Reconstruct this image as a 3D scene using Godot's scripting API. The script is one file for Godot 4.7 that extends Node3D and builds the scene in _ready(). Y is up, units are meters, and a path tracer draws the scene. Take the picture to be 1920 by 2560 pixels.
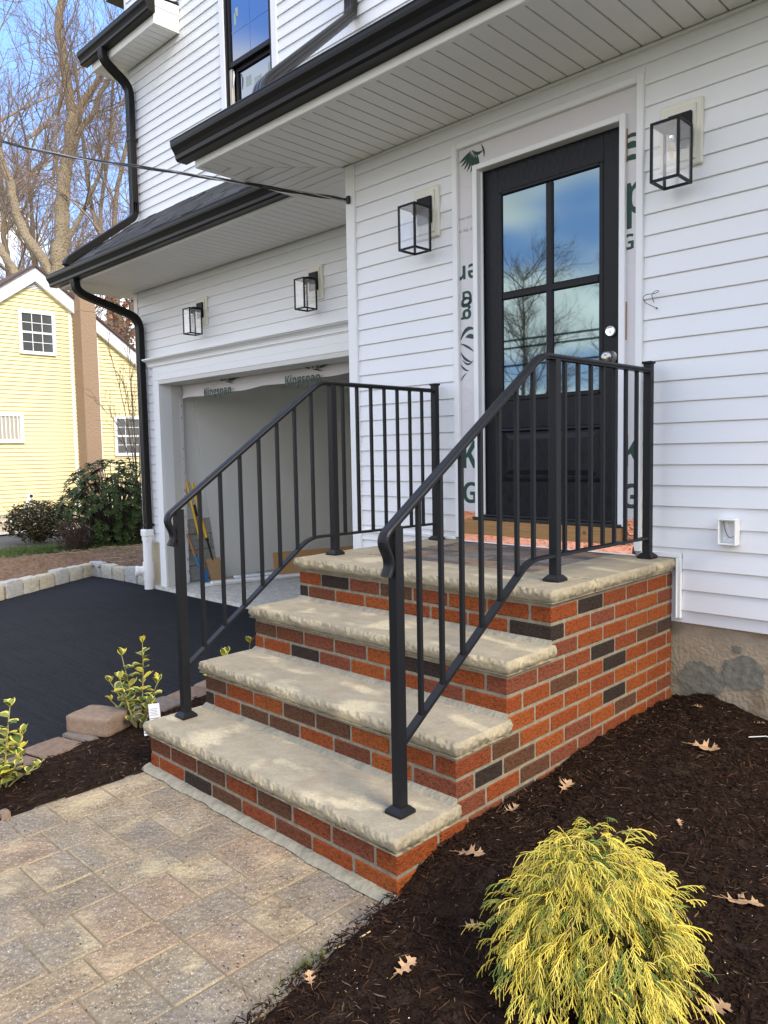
extends Node3D
# White house entry with brick steps, black railings, paver patio and mulch beds; yellow house behind.

const E := 0.1016          # exposure of one clapboard
const SOFFIT := 3.335      # height of the lower soffits
const GZ := -0.88          # front plane of garage wall and upper wall
const STEP := 0.2159       # riser
const SZ: Array[float] = [1.9936, 1.6963, 1.3990, 1.1017]   # brick fronts of the four risers
const SW := 1.5355         # width of the steps (x from -SW to 0)

var rng := RandomNumberGenerator.new()
var fnl := FastNoiseLite.new()
var M := {}
var taken := {}

class MB:
	var v := PackedVector3Array()
	var n := PackedVector3Array()
	var c := PackedColorArray()
	var uv := PackedVector2Array()
	var ix := PackedInt32Array()
	var col := Color.WHITE

	func vert(p: Vector3, nn: Vector3, u := Vector2.ZERO) -> int:
		v.append(p)
		n.append(nn)
		c.append(col)
		uv.append(u)
		return v.size() - 1

	func tri_n(a: Vector3, b: Vector3, d: Vector3, N: Vector3) -> void:
		var f := (d - a).cross(b - a)
		var i := v.size()
		vert(a, N)
		vert(b, N)
		vert(d, N)
		if f.dot(N) >= 0.0:
			ix.append_array([i, i + 1, i + 2])
		else:
			ix.append_array([i, i + 2, i + 1])

	func quad_n(a: Vector3, b: Vector3, d: Vector3, e: Vector3, N: Vector3) -> void:
		var f := (d - a).cross(b - a)
		var i := v.size()
		vert(a, N, Vector2(0, 0))
		vert(b, N, Vector2(0, 1))
		vert(d, N, Vector2(1, 1))
		vert(e, N, Vector2(1, 0))
		if f.dot(N) >= 0.0:
			ix.append_array([i, i + 1, i + 2, i, i + 2, i + 3])
		else:
			ix.append_array([i, i + 2, i + 1, i, i + 3, i + 2])

	func quad_o(a: Vector3, b: Vector3, d: Vector3, e: Vector3, ctr: Vector3) -> void:
		var N := (d - a).cross(b - a)
		if N.length_squared() < 1e-16:
			N = (e - a).cross(d - a)
		N = N.normalized()
		if N.dot((a + b + d + e) * 0.25 - ctr) < 0.0:
			N = -N
		quad_n(a, b, d, e, N)

	func tri_o(a: Vector3, b: Vector3, d: Vector3, ctr: Vector3) -> void:
		var N := (d - a).cross(b - a).normalized()
		if N.dot((a + b + d) / 3.0 - ctr) < 0.0:
			N = -N
		tri_n(a, b, d, N)

	func box(ctr: Vector3, size: Vector3, b := 0.0, bs := Basis.IDENTITY) -> void:
		var h := size * 0.5
		b = minf(b, minf(h.x, minf(h.y, h.z)) * 0.9)
		for ax in 3:
			var o1 := (ax + 1) % 3
			var o2 := (ax + 2) % 3
			for s in [-1.0, 1.0]:
				var q := []
				for k in [[-1, -1], [-1, 1], [1, 1], [1, -1]]:
					var p := Vector3.ZERO
					p[ax] = s * h[ax]
					p[o1] = k[0] * (h[o1] - b)
					p[o2] = k[1] * (h[o2] - b)
					q.append(ctr + bs * p)
				quad_o(q[0], q[1], q[2], q[3], ctr)
			if b > 0.0:
				for s1 in [-1.0, 1.0]:
					for s2 in [-1.0, 1.0]:
						var q := []
						for k in [[-1, 0], [1, 0], [1, 1], [-1, 1]]:
							var p := Vector3.ZERO
							p[ax] = k[0] * (h[ax] - b)
							p[o1] = s1 * (h[o1] - (b if k[1] == 1 else 0.0))
							p[o2] = s2 * (h[o2] - (b if k[1] == 0 else 0.0))
							q.append(ctr + bs * p)
						quad_o(q[0], q[1], q[2], q[3], ctr)
		if b > 0.0:
			for sx in [-1.0, 1.0]:
				for sy in [-1.0, 1.0]:
					for sz in [-1.0, 1.0]:
						var s := Vector3(sx, sy, sz)
						tri_o(ctr + bs * (s * Vector3(h.x, h.y - b, h.z - b)), ctr + bs * (s * Vector3(h.x - b, h.y, h.z - b)), ctr + bs * (s * Vector3(h.x - b, h.y - b, h.z)), ctr)

	func slab(a: Vector3, d: Vector3, b := 0.0) -> void:      # box between two corners
		box((a + d) * 0.5, (d - a).abs(), b)

	func extrude(poly: PackedVector2Array, O: Vector3, U: Vector3, V: Vector3, D: Vector3) -> void:
		var cw := 1.0 if Geometry2D.is_polygon_clockwise(poly) else -1.0
		# Geometry2D calls y-down clockwise; find the outward side by the signed area instead
		var area := 0.0
		for i in poly.size():
			area += poly[i].cross(poly[(i + 1) % poly.size()])
		cw = signf(area)
		for i in poly.size():
			var p := poly[i]
			var q := poly[(i + 1) % poly.size()]
			var e := (q - p).normalized()
			var N := ((U * e.y - V * e.x) * cw).normalized()
			var a := O + U * p.x + V * p.y
			var b := O + U * q.x + V * q.y
			quad_n(a, b, b + D, a + D, N)
		var t := Geometry2D.triangulate_polygon(poly)
		var Dn := D.normalized()
		for i in range(0, t.size(), 3):
			var P := []
			for k in 3:
				var w := poly[t[i + k]]
				P.append(O + U * w.x + V * w.y)
			tri_n(P[0], P[1], P[2], -Dn)
			tri_n(P[0] + D, P[1] + D, P[2] + D, Dn)

	func tube(path: Array, radii: Array, sides := 6, cap := true) -> void:
		var m := path.size()
		var ref := Vector3.UP
		var t0: Vector3 = (path[1] - path[0]).normalized()
		if absf(t0.dot(ref)) > 0.9:
			ref = Vector3.RIGHT
		var side := t0.cross(ref).normalized()
		var start := v.size()
		for i in m:
			var T: Vector3 = (path[mini(i + 1, m - 1)] - path[maxi(i - 1, 0)]).normalized()
			side = (side - T * side.dot(T)).normalized()
			var up := side.cross(T)
			for k in sides:
				var an := TAU * k / sides
				var d := side * cos(an) + up * sin(an)
				vert(path[i] + d * radii[i], d)
		for i in m - 1:
			for k in sides:
				var a := start + i * sides + k
				var b := start + i * sides + (k + 1) % sides
				var a2 := a + sides
				var b2 := b + sides
				var f := (v[b2] - v[a]).cross(v[a2] - v[a])
				if f.dot(n[a]) >= 0.0:
					ix.append_array([a, a2, b2, a, b2, b])
				else:
					ix.append_array([a, b2, a2, a, b, b2])
		if cap:
			for e in [0, m - 1]:
				var N: Vector3 = (path[0] - path[1]).normalized() if e == 0 else (path[m - 1] - path[m - 2]).normalized()
				for k in range(1, sides - 1):
					tri_n(v[start + e * sides], v[start + e * sides + k], v[start + e * sides + k + 1], N)

	func sweep(path: Array, prof: PackedVector2Array, up: Vector3) -> void:
		var area := 0.0
		for i in prof.size():
			area += prof[i].cross(prof[(i + 1) % prof.size()])
		var cw := signf(area)
		var rings := []
		var fr := []
		var m := path.size()
		for i in m:
			var T := Vector3.ZERO
			if i > 0:
				T += (path[i] - path[i - 1]).normalized()
			if i < m - 1:
				T += (path[i + 1] - path[i]).normalized()
			T = T.normalized()
			var s := T.cross(up).normalized()
			var u := s.cross(T).normalized()
			fr.append([s, u, T])
			var r := []
			for p in prof:
				r.append(path[i] + s * p.x + u * p.y)
			rings.append(r)
		for i in m - 1:
			for k in prof.size():
				var k2 := (k + 1) % prof.size()
				var e := (prof[k2] - prof[k]).normalized()
				var N: Vector3 = ((fr[i][0] + fr[i + 1][0]) * e.y - (fr[i][1] + fr[i + 1][1]) * e.x) * cw
				quad_n(rings[i][k], rings[i][k2], rings[i + 1][k2], rings[i + 1][k], N.normalized())
		var t := Geometry2D.triangulate_polygon(prof)
		for i in range(0, t.size(), 3):
			tri_n(rings[0][t[i]], rings[0][t[i + 1]], rings[0][t[i + 2]], -fr[0][2])
			tri_n(rings[m - 1][t[i]], rings[m - 1][t[i + 1]], rings[m - 1][t[i + 2]], fr[m - 1][2])

	func grid(nx: int, nz: int, f: Callable) -> void:          # smooth height sheet, f(i, j) -> Vector3
		var st := v.size()
		for j in nz + 1:
			for i in nx + 1:
				vert(f.call(i, j), Vector3.UP, Vector2(float(i) / nx, float(j) / nz))
		var w := nx + 1
		for j in nz + 1:
			for i in nx + 1:
				var a := v[st + j * w + maxi(i - 1, 0)]
				var b := v[st + j * w + mini(i + 1, nx)]
				var d := v[st + maxi(j - 1, 0) * w + i]
				var e := v[st + mini(j + 1, nz) * w + i]
				var N := (e - d).cross(b - a).normalized()
				if N.y < 0.0:
					N = -N
				n[st + j * w + i] = N
		for j in nz:
			for i in nx:
				var a := st + j * w + i
				var f1 := (v[a + w + 1] - v[a]).cross(v[a + 1] - v[a])
				if f1.y >= 0.0:
					ix.append_array([a, a + 1, a + w + 1, a, a + w + 1, a + w])
				else:
					ix.append_array([a, a + w + 1, a + 1, a, a + w, a + w + 1])

	func done() -> ArrayMesh:
		var am := ArrayMesh.new()
		add_to(am)
		return am

	func add_to(am: ArrayMesh) -> void:
		var A := []
		A.resize(Mesh.ARRAY_MAX)
		A[Mesh.ARRAY_VERTEX] = v
		A[Mesh.ARRAY_NORMAL] = n
		A[Mesh.ARRAY_COLOR] = c
		A[Mesh.ARRAY_TEX_UV] = uv
		A[Mesh.ARRAY_INDEX] = ix
		am.add_surface_from_arrays(Mesh.PRIMITIVE_TRIANGLES, A)

# ---------------------------------------------------------------- nodes
func numbered(called: String) -> String:
	if not taken.has(called):
		taken[called] = 0
		return called
	taken[called] += 1
	return "%s_%03d" % [called, taken[called]]

func tag(o, label: String, category := "", group := "", kind := ""):
	if label: o.set_meta("label", label)
	if category: o.set_meta("category", category)
	if group: o.set_meta("group", group)
	if kind: o.set_meta("kind", kind)
	return o

func thing(called: String, at: Vector3, label: String, category: String, group := "", turn := 0.0) -> Node3D:
	var o := Node3D.new()
	o.name = numbered(called)
	add_child(o)
	o.position = at
	o.rotation.y = turn
	tag(o, label, category, group)
	return o

# a part; mesh points are world points unless local is set
func part(called: String, mb, mat: Material, parent: Node = null, local := false) -> MeshInstance3D:
	var o := MeshInstance3D.new()
	o.name = called if parent else numbered(called)
	o.mesh = mb.done() if mb is MB else mb
	o.material_override = mat
	if parent:
		if not local and not parent is MeshInstance3D:
			o.position = -parent.position
		parent.add_child(o, true)
	else:
		add_child(o)
	return o

func piece(called: String, mesh: Mesh, mat: Material, parent: Node, at: Vector3, bs := Basis.IDENTITY) -> MeshInstance3D:
	var o := MeshInstance3D.new()
	o.name = called
	o.mesh = mesh
	if mat: o.material_override = mat
	parent.add_child(o, true)
	o.transform = Transform3D(bs, at - (parent.position if not parent is MeshInstance3D else Vector3.ZERO))
	return o

func whole(called: String, mb, mat: Material, label: String, category: String, group := "", kind := "") -> MeshInstance3D:
	var o := part(called, mb, mat)
	tag(o, label, category, group, kind)
	return o

func many(called: String, mesh: Mesh, mat: Material, xf: Array, cols: Array, parent: Node = null) -> MultiMeshInstance3D:
	var mm := MultiMesh.new()
	mm.transform_format = MultiMesh.TRANSFORM_3D
	mm.use_colors = cols.size() > 0
	mm.mesh = mesh
	mm.instance_count = xf.size()
	for i in xf.size():
		mm.set_instance_transform(i, xf[i])
		if cols.size():
			mm.set_instance_color(i, cols[i])
	var o := MultiMeshInstance3D.new()
	o.name = called if parent else numbered(called)
	o.multimesh = mm
	o.material_override = mat
	o.set_meta("kind", "stuff")
	if parent:
		if not parent is MeshInstance3D:
			o.position = -parent.position
		parent.add_child(o, true)
	else:
		add_child(o)
	return o

# ---------------------------------------------------------------- materials
func lin(r: float, g: float, b: float, a := 1.0) -> Color:
	var k := Color(r, g, b).linear_to_srgb()
	k.a = a
	return k

func mt(r: float, g: float, b: float, rough := 0.6, metal := 0.0) -> StandardMaterial3D:
	var m := StandardMaterial3D.new()
	m.albedo_color = lin(r, g, b)
	m.roughness = rough
	m.metallic = metal
	return m

func noise_bytes(n: int, freq: float, oct: int, sd: int, type := FastNoiseLite.TYPE_SIMPLEX_SMOOTH) -> PackedByteArray:
	var f := FastNoiseLite.new()
	f.noise_type = type
	f.seed = sd
	f.frequency = freq
	f.fractal_octaves = oct
	f.fractal_type = FastNoiseLite.FRACTAL_FBM if oct > 1 else FastNoiseLite.FRACTAL_NONE
	var im := f.get_seamless_image(n, n)
	im.convert(Image.FORMAT_L8)
	return im.get_data()

func normal_of(bytes: PackedByteArray, n: int, strength: float) -> ImageTexture:
	var im := Image.create_from_data(n, n, false, Image.FORMAT_L8, bytes)
	im.bump_map_to_normal_map(strength)
	return ImageTexture.create_from_image(im)

func color_tex(n: int, fn: Callable) -> ImageTexture:          # fn(i) -> linear colour
	var data := PackedByteArray()
	data.resize(n * n * 3)
	for i in n * n:
		var k: Color = fn.call(i)
		k = k.linear_to_srgb()
		data[i * 3] = int(clampf(k.r, 0, 1) * 255.0)
		data[i * 3 + 1] = int(clampf(k.g, 0, 1) * 255.0)
		data[i * 3 + 2] = int(clampf(k.b, 0, 1) * 255.0)
	return ImageTexture.create_from_image(Image.create_from_data(n, n, false, Image.FORMAT_RGB8, data))

func tri(m: StandardMaterial3D, scale: Vector3, albedo: Texture2D = null, normal: Texture2D = null, ns := 1.0) -> StandardMaterial3D:
	m.uv1_triplanar = true
	m.uv1_world_triplanar = true
	m.uv1_scale = scale
	if albedo: m.albedo_texture = albedo
	if normal:
		m.normal_enabled = true
		m.normal_texture = normal
		m.normal_scale = ns
	return m

func vcol(rough := 0.7) -> StandardMaterial3D:
	var m := StandardMaterial3D.new()
	m.vertex_color_use_as_albedo = true
	m.roughness = rough
	return m

func S(a: float, b: float, x: float) -> float:
	return smoothstep(a, b, x)

func materials() -> void:
	var na := noise_bytes(512, 0.02, 5, 11)
	var nb := noise_bytes(512, 0.09, 3, 12)
	var nc := noise_bytes(512, 0.008, 4, 13)
	var cell := noise_bytes(512, 0.055, 2, 14, FastNoiseLite.TYPE_CELLULAR)
	var grain := normal_of(nb, 512, 3.0)
	var soft := normal_of(na, 512, 6.0)
	var bark := PackedByteArray()
	bark.resize(512 * 512)
	for i in 512 * 512:
		bark[i] = int(clampf(cell[i] * 0.75 + na[i] * 0.35, 0, 255))
	var barkn := normal_of(bark, 512, 9.0)
	M.grain = grain
	# --- house
	M.vinyl = tri(mt(0.80, 0.80, 0.79, 0.42), Vector3(0.25, 4.0, 0.25), null, soft, 0.05)
	M.trim = mt(0.80, 0.80, 0.78, 0.4)
	M.cream = mt(0.76, 0.73, 0.62, 0.45)
	M.soffit = mt(0.86, 0.84, 0.79, 0.45)
	M.groove = mt(0.35, 0.33, 0.30, 0.8)
	M.jamb = mt(0.62, 0.61, 0.55, 0.5)
	M.pvc = tri(mt(0.80, 0.80, 0.77, 0.35), Vector3.ONE * 3, null, grain, 0.05)
	M.gutter = mt(0.014, 0.0135, 0.0125, 0.36)
	M.rail = tri(mt(0.012, 0.0125, 0.0145, 0.38), Vector3.ONE * 12, null, grain, 0.06)
	M.lantern = mt(0.010, 0.010, 0.012, 0.42)
	M.door = tri(mt(0.011, 0.0115, 0.014, 0.33), Vector3(8, 0.7, 8), null, soft, 0.22)
	M.glass = StandardMaterial3D.new()
	M.glass.albedo_color = Color(1, 1, 1, 0.06)
	M.glass.transparency = BaseMaterial3D.TRANSPARENCY_ALPHA
	M.glass.roughness = 0.02
	M.doorglass = mt(0.165, 0.225, 0.240, 0.02, 1.0)
	M.winglass = mt(0.22, 0.26, 0.33, 0.05, 1.0)
	M.darkglass = mt(0.075, 0.08, 0.08, 0.10)
	M.sticker = mt(0.34, 0.40, 0.36, 0.7)
	M.beige = mt(0.60, 0.56, 0.47, 0.5)
	M.wrap = tri(mt(0.66, 0.63, 0.625, 0.5), Vector3.ONE * 1.4, null, soft, 0.35)
	for k in [M.gutter, M.rail, M.lantern, M.door]:
		k.metallic_specular = 0.30
	M.print = mt(0.012, 0.055, 0.035, 0.6)
	M.printgrey = mt(0.2, 0.2, 0.2, 0.7)
	M.steel = mt(0.45, 0.43, 0.40, 0.3, 1.0)
	M.chrome = mt(0.75, 0.75, 0.75, 0.15, 1.0)
	M.copper = tri(mt(0.80, 0.36, 0.22, 0.34, 1.0), Vector3.ONE * 3.0, null, soft, 1.3)
	var wood := color_tex(512, func(i):
		var x: int = i % 512
		var y: int = i / 512
		var g: float = na[(y * 7 % 512) * 512 + (x / 5)] / 255.0
		var f: float = nb[(y * 3 % 512) * 512 + (x / 9)] / 255.0
		return Color(0.40, 0.215, 0.075) * (0.62 + 0.55 * g + 0.2 * (f - 0.5)))
	M.wood = tri(mt(1, 1, 1, 0.6), Vector3(1.1, 1.6, 1.1), wood, grain, 0.1)
	M.woodbrown = tri(mt(0.50, 0.42, 0.36, 0.6), Vector3(1.1, 1.6, 1.1), wood, grain, 0.1)
	M.shingle = []
	for k in 4:
		var g: float = [0.010, 0.022, 0.038, 0.016][k]
		M.shingle.append(tri(mt(g, g * 1.02, g * 1.1, 0.85), Vector3.ONE * 4, null, grain, 0.6))
	# --- masonry
	var stone := color_tex(1024, func(i):
		var x: int = i % 1024
		var y: int = i / 1024
		var a: float = na[(y / 2) * 512 + x / 2] / 255.0
		var b: float = nb[(y % 512) * 512 + x % 512] / 255.0
		var s: float = nc[(y / 2) * 512 + x / 2] / 255.0
		var w: float = nc[((y / 2 + 190) % 512) * 512 + (x + 77) % 512] / 255.0
		var hh: int = hash(Vector2i(x / 2, y / 2)) % 100
		var k := Color(0.345, 0.297, 0.208) * (0.80 + 0.24 * a + 0.16 * (b - 0.5)) * (0.90 + 0.002 * hh)
		k = k.lerp(Color(0.62, 0.53, 0.34), S(0.56, 0.84, s) * (0.30 + 0.7 * b))
		k = k.lerp(Color(0.27, 0.215, 0.145), S(0.62, 0.85, w) * 0.55)
		return k)
	M.stone = tri(mt(1, 1, 1, 0.9), Vector3(0.55, 0.75, 1.0), stone, grain, 0.22)
	M.stoneedge = tri(mt(0.98, 0.97, 0.93, 0.92), Vector3(0.55, 0.75, 1.0), stone, barkn, 1.0)
	var brickt := color_tex(512, func(i):
		var a: float = na[i] / 255.0
		var b: float = bark[i] / 255.0
		var s: float = nc[(i + 9000) % 262144] / 255.0
		var cr: float = cell[i] / 255.0
		var k := Color(1, 1, 1) * (0.62 + 0.60 * a + 0.50 * (b - 0.5)) * (0.55 + 0.45 * S(0.10, 0.34, cr)) * (0.88 + 0.0024 * (hash(i) % 100))
		if nb[(i * 5 + 777) % 262144] > 165: k = k * 0.78
		return k * (1.0 - 0.18 * S(0.55, 0.8, s)))
	M.brick = []
	for k in [[0.275, 0.066, 0.019], [0.305, 0.080, 0.021], [0.235, 0.060, 0.023], [0.205, 0.062, 0.032], [0.155, 0.053, 0.026], [0.120, 0.055, 0.030], [0.043, 0.029, 0.023], [0.072, 0.043, 0.033]]:
		var bm := tri(mt(k[0], k[1], k[2], 0.8), Vector3(4.0, 6.5, 4.0), brickt, barkn, 1.8)
		bm.metallic_specular = 0.25
		M.brick.append(bm)
	var mort := color_tex(512, func(i):
		return Color(0.215, 0.188, 0.132) * (0.75 + 0.5 * na[i] / 255.0))
	M.mortar = tri(mt(1, 1, 1, 0.95), Vector3.ONE * 2.2, mort, grain, 0.5)
	M.toe = tri(mt(1.15, 1.22, 1.32, 0.95), Vector3.ONE * 1.3, mort, barkn, 0.8)
	var paver := color_tex(1024, func(i):
		var x: int = i % 1024
		var y: int = i / 1024
		var a: float = na[(y / 2) * 512 + x / 2] / 255.0
		var b: float = nb[(y % 512) * 512 + x % 512] / 255.0
		var s: float = nc[(y / 2) * 512 + x / 2] / 255.0
		var q: float = nc[((y / 2 + 255) % 512) * 512 + (x / 2 + 130) % 512] / 255.0
		var h: int = hash(Vector2i(x / 2, y / 2))
		var k := Color(0.272, 0.213, 0.142) * (0.66 + 0.48 * a + 0.36 * (b - 0.5))
		k = k.lerp(Color(0.205, 0.180, 0.150), S(0.45, 0.75, 1.0 - s) * 0.55)
		k = k.lerp(Color(0.50, 0.41, 0.25), S(0.54, 0.92, q) * 0.62)
		if h % 100 < 9 and b > 0.40:
			k = k.lerp(Color(0.62, 0.58, 0.50), 0.35 + 0.5 * (h % 7) / 7.0)
		elif h % 100 > 93:
			k = k * 0.55
		return k)
	M.sand = tri(mt(0.90, 0.80, 0.66, 0.95), Vector3.ONE * 1.3, mort, soft, 0.8)
	M.paver = []
	for k in [[1.0, 0.98, 0.95], [1.06, 1.0, 0.90], [0.92, 0.91, 0.90], [1.04, 0.94, 0.87], [0.86, 0.85, 0.84], [1.0, 0.99, 0.93]]:
		M.paver.append(tri(mt(k[0], k[1], k[2], 0.9), Vector3.ONE * 0.62, paver, grain, 0.7))
	M.landpaver = []
	for k in [[0.20, 0.145, 0.10], [0.13, 0.10, 0.085], [0.085, 0.083, 0.085], [0.23, 0.16, 0.10], [0.17, 0.15, 0.135]]:
		M.landpaver.append(tri(mt(k[0] * 1.3, k[1] * 1.3, k[2] * 1.3, 0.85), Vector3.ONE * 1.5, mort_like(na, nb), grain, 0.6))
	M.block = []
	for k in [[0.20, 0.135, 0.095], [0.24, 0.17, 0.12], [0.165, 0.135, 0.115]]:
		M.block.append(tri(mt(k[0] * 1.25, k[1] * 1.25, k[2] * 1.25, 0.92), Vector3.ONE * 2.0, mort_like(na, nb), grain, 1.0))
	M.granite = []
	for k in [[0.46, 0.44, 0.37], [0.40, 0.40, 0.38], [0.44, 0.40, 0.31]]:
		M.granite.append(tri(mt(k[0] * 1.2, k[1] * 1.2, k[2] * 1.2, 0.9), Vector3.ONE * 1.7, mort_like(na, nb), soft, 1.0))
	var asph := color_tex(512, func(i):
		var h: int = hash(i * 7 + 3)
		var st: float = na[((i / 512) * 3 % 512) * 512 + ((i % 512) / 6)] / 255.0
		var k := Color(0.0165, 0.0172, 0.0208) * (0.7 + 0.25 * nb[i] / 255.0 + 0.45 * st)
		return k * (2.6 if h % 41 == 0 else 1.0))
	M.asphalt = tri(mt(1, 1, 1, 0.8), Vector3(0.75, 0.75, 0.75), asph, grain, 0.5)
	M.asphalt.metallic_specular = 0.18
	M.oldasphalt = tri(mt(0.075, 0.078, 0.082, 0.9), Vector3.ONE, null, grain, 0.4)
	M.concrete = tri(mt(0.50 * 1.5, 0.47 * 1.5, 0.40 * 1.5, 0.85), Vector3.ONE * 0.8, mort_like(na, nb), grain, 0.15)
	var found := color_tex(512, func(i):
		var a: float = na[i] / 255.0
		var s: float = nc[i] / 255.0
		var k := Color(0.40, 0.32, 0.215) * (0.80 + 0.30 * a)
		return k.lerp(Color(0.21, 0.145, 0.08), S(0.48, 0.78, s) * 0.7))
	M.found = tri(mt(1, 1, 1, 0.95), Vector3.ONE * 0.9, found, grain, 0.5)
	M.patch = tri(mt(0.215 * 1.3, 0.205 * 1.3, 0.155 * 1.3, 0.9), Vector3.ONE * 1.6, mort_like(na, nb), soft, 0.5)
	M.foundtan = tri(mt(0.50, 0.43, 0.30, 0.9), Vector3.ONE, null, grain, 0.2)
	M.drywall = mt(0.76, 0.75, 0.69, 0.85)
	M.cmu = tri(mt(0.42 * 1.2, 0.41 * 1.2, 0.37 * 1.2, 0.95), Vector3.ONE * 2, mort_like(na, nb), grain, 0.8)
	# --- ground
	var dirt := color_tex(512, func(i):
		var a: float = na[i] / 255.0
		var b: float = nb[i] / 255.0
		var du: float = S(0.60, 0.80, nc[i] / 255.0)
		return (Color(0.0205, 0.0115, 0.0075) * (0.45 + 0.9 * a + 0.5 * (b - 0.5))).lerp(Color(0.075, 0.052, 0.035), du * 0.45 * b))
	M.mulch = tri(mt(1, 1, 1, 0.95), Vector3.ONE * 1.6, dirt, barkn, 1.4)
	M.soil = tri(mt(7.5 / 9.0, 7.0 / 9.0, 6.4 / 9.0, 0.95), Vector3.ONE * 1.1, color_tex(256, func(i):
		var x: int = (i % 256) * 2
		var y: int = (i / 256) * 2
		return Color(0.185, 0.110, 0.060) * (0.30 + 1.2 * na[y * 512 + x] / 255.0 + 0.3 * (nb[y * 512 + x] / 255.0 - 0.5))), soft, 1.6)
	M.chip = vcol(0.9)
	M.chip.metallic_specular = 0.2
	M.mulch.metallic_specular = 0.2
	M.grassbase = tri(mt(0.095, 0.105, 0.042, 0.95), Vector3.ONE, null, soft, 1.0)
	M.leaf = vcol(0.5)
	M.leaf.metallic_specular = 0.3
	M.leaf.backlight_enabled = true
	M.leaf.backlight = Color(0.10, 0.14, 0.04)
	M.leafmatt = vcol(0.75)
	M.thread = vcol(0.6)
	M.bark = tri(vcol(0.92), Vector3(1.6, 0.35, 1.6), color_tex(256, func(i):
		var x: int = (i % 256) * 2
		var y: int = (i / 256) * 2
		return Color(1, 1, 1) * (0.55 + 0.75 * na[(y / 2 % 512) * 512 + (x * 3) % 512] / 255.0)), barkn, 3.0)
	M.twig = vcol(0.9)
	# --- neighbour
	M.yellow = mt(0.80, 0.69, 0.37, 0.6)
	M.neightrim = mt(0.86, 0.86, 0.84, 0.5)
	M.chimney = tri(mt(0.33, 0.225, 0.145, 0.95), Vector3.ONE * 1.2, null, barkn, 1.0)
	M.roofbrown = mt(0.09, 0.055, 0.045, 0.9)
	M.curtain = mt(0.42, 0.38, 0.30, 0.8)
	M.gravel = tri(mt(0.62, 0.60, 0.55, 0.9), Vector3.ONE * 3, null, barkn, 1.5)
	M.cable = mt(0.012, 0.012, 0.014, 0.5)
	M.cablebare = mt(0.42, 0.40, 0.36, 0.45, 0.6)
	M.white = mt(0.82, 0.82, 0.80, 0.5)
	M.black = mt(0.01, 0.01, 0.01, 0.5)
	M.toolyellow = mt(0.72, 0.42, 0.03, 0.45)
	M.toolwood = mt(0.30, 0.15, 0.06, 0.6)
	M.toolblue = mt(0.03, 0.16, 0.38, 0.5)
	M.cardboard = mt(0.34, 0.21, 0.10, 0.8)
	M.straw = mt(0.52, 0.40, 0.18, 0.8)

var _ml: ImageTexture
func mort_like(na: PackedByteArray, nb: PackedByteArray) -> ImageTexture:
	if _ml == null:
		_ml = color_tex(512, func(i):
			return Color(0.8, 0.8, 0.8) * (0.70 + 0.42 * na[i] / 255.0 + 0.35 * (nb[i] / 255.0 - 0.5)))
	return _ml

# ---------------------------------------------------------------- sky
func sky_image() -> Image:
	var w := 768
	var h := 384
	var f := FastNoiseLite.new()
	f.seed = 7
	f.frequency = 1.15
	f.fractal_octaves = 5
	var data := PackedFloat32Array()
	data.resize(w * h * 3)
	for y in h:
		var el := (0.5 - (y + 0.5) / h) * PI
		for x in w:
			var az := (x + 0.5) / w * TAU
			var d := Vector3(cos(el) * sin(az), sin(el), cos(el) * -cos(az)).rotated(Vector3.UP, TAU / 12.0)
			var up := maxf(d.y, 0.0)
			var k := Color(0.17, 0.37, 0.86).lerp(Color(0.70, 0.82, 1.0), pow(1.0 - up, 4.2))
			var q := d / (up + 0.35)
			var n1 := f.get_noise_3d(q.x * 1.0, q.y * 0.7 + 4.0, q.z * 1.7) * 0.5 + 0.5
			var cl := S(0.40, 0.66, n1 + 0.16 * pow(1.0 - up, 4.0))
			var shade := 0.80 + 0.35 * f.get_noise_3d(q.x * 2.1 + 9.0, q.y, q.z * 2.1)
			k = k.lerp(Color(1.30, 1.235, 1.14) * shade * (1.0 + 0.45 * pow(1.0 - up, 3.0)), cl * 0.90)
			if d.y < 0.0:
				k = Color(0.18, 0.17, 0.13)
			var o := (y * w + x) * 3
			data[o] = k.r
			data[o + 1] = k.g
			data[o + 2] = k.b
	return Image.create_from_data(w, h, false, Image.FORMAT_RGBF, data.to_byte_array())

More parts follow.
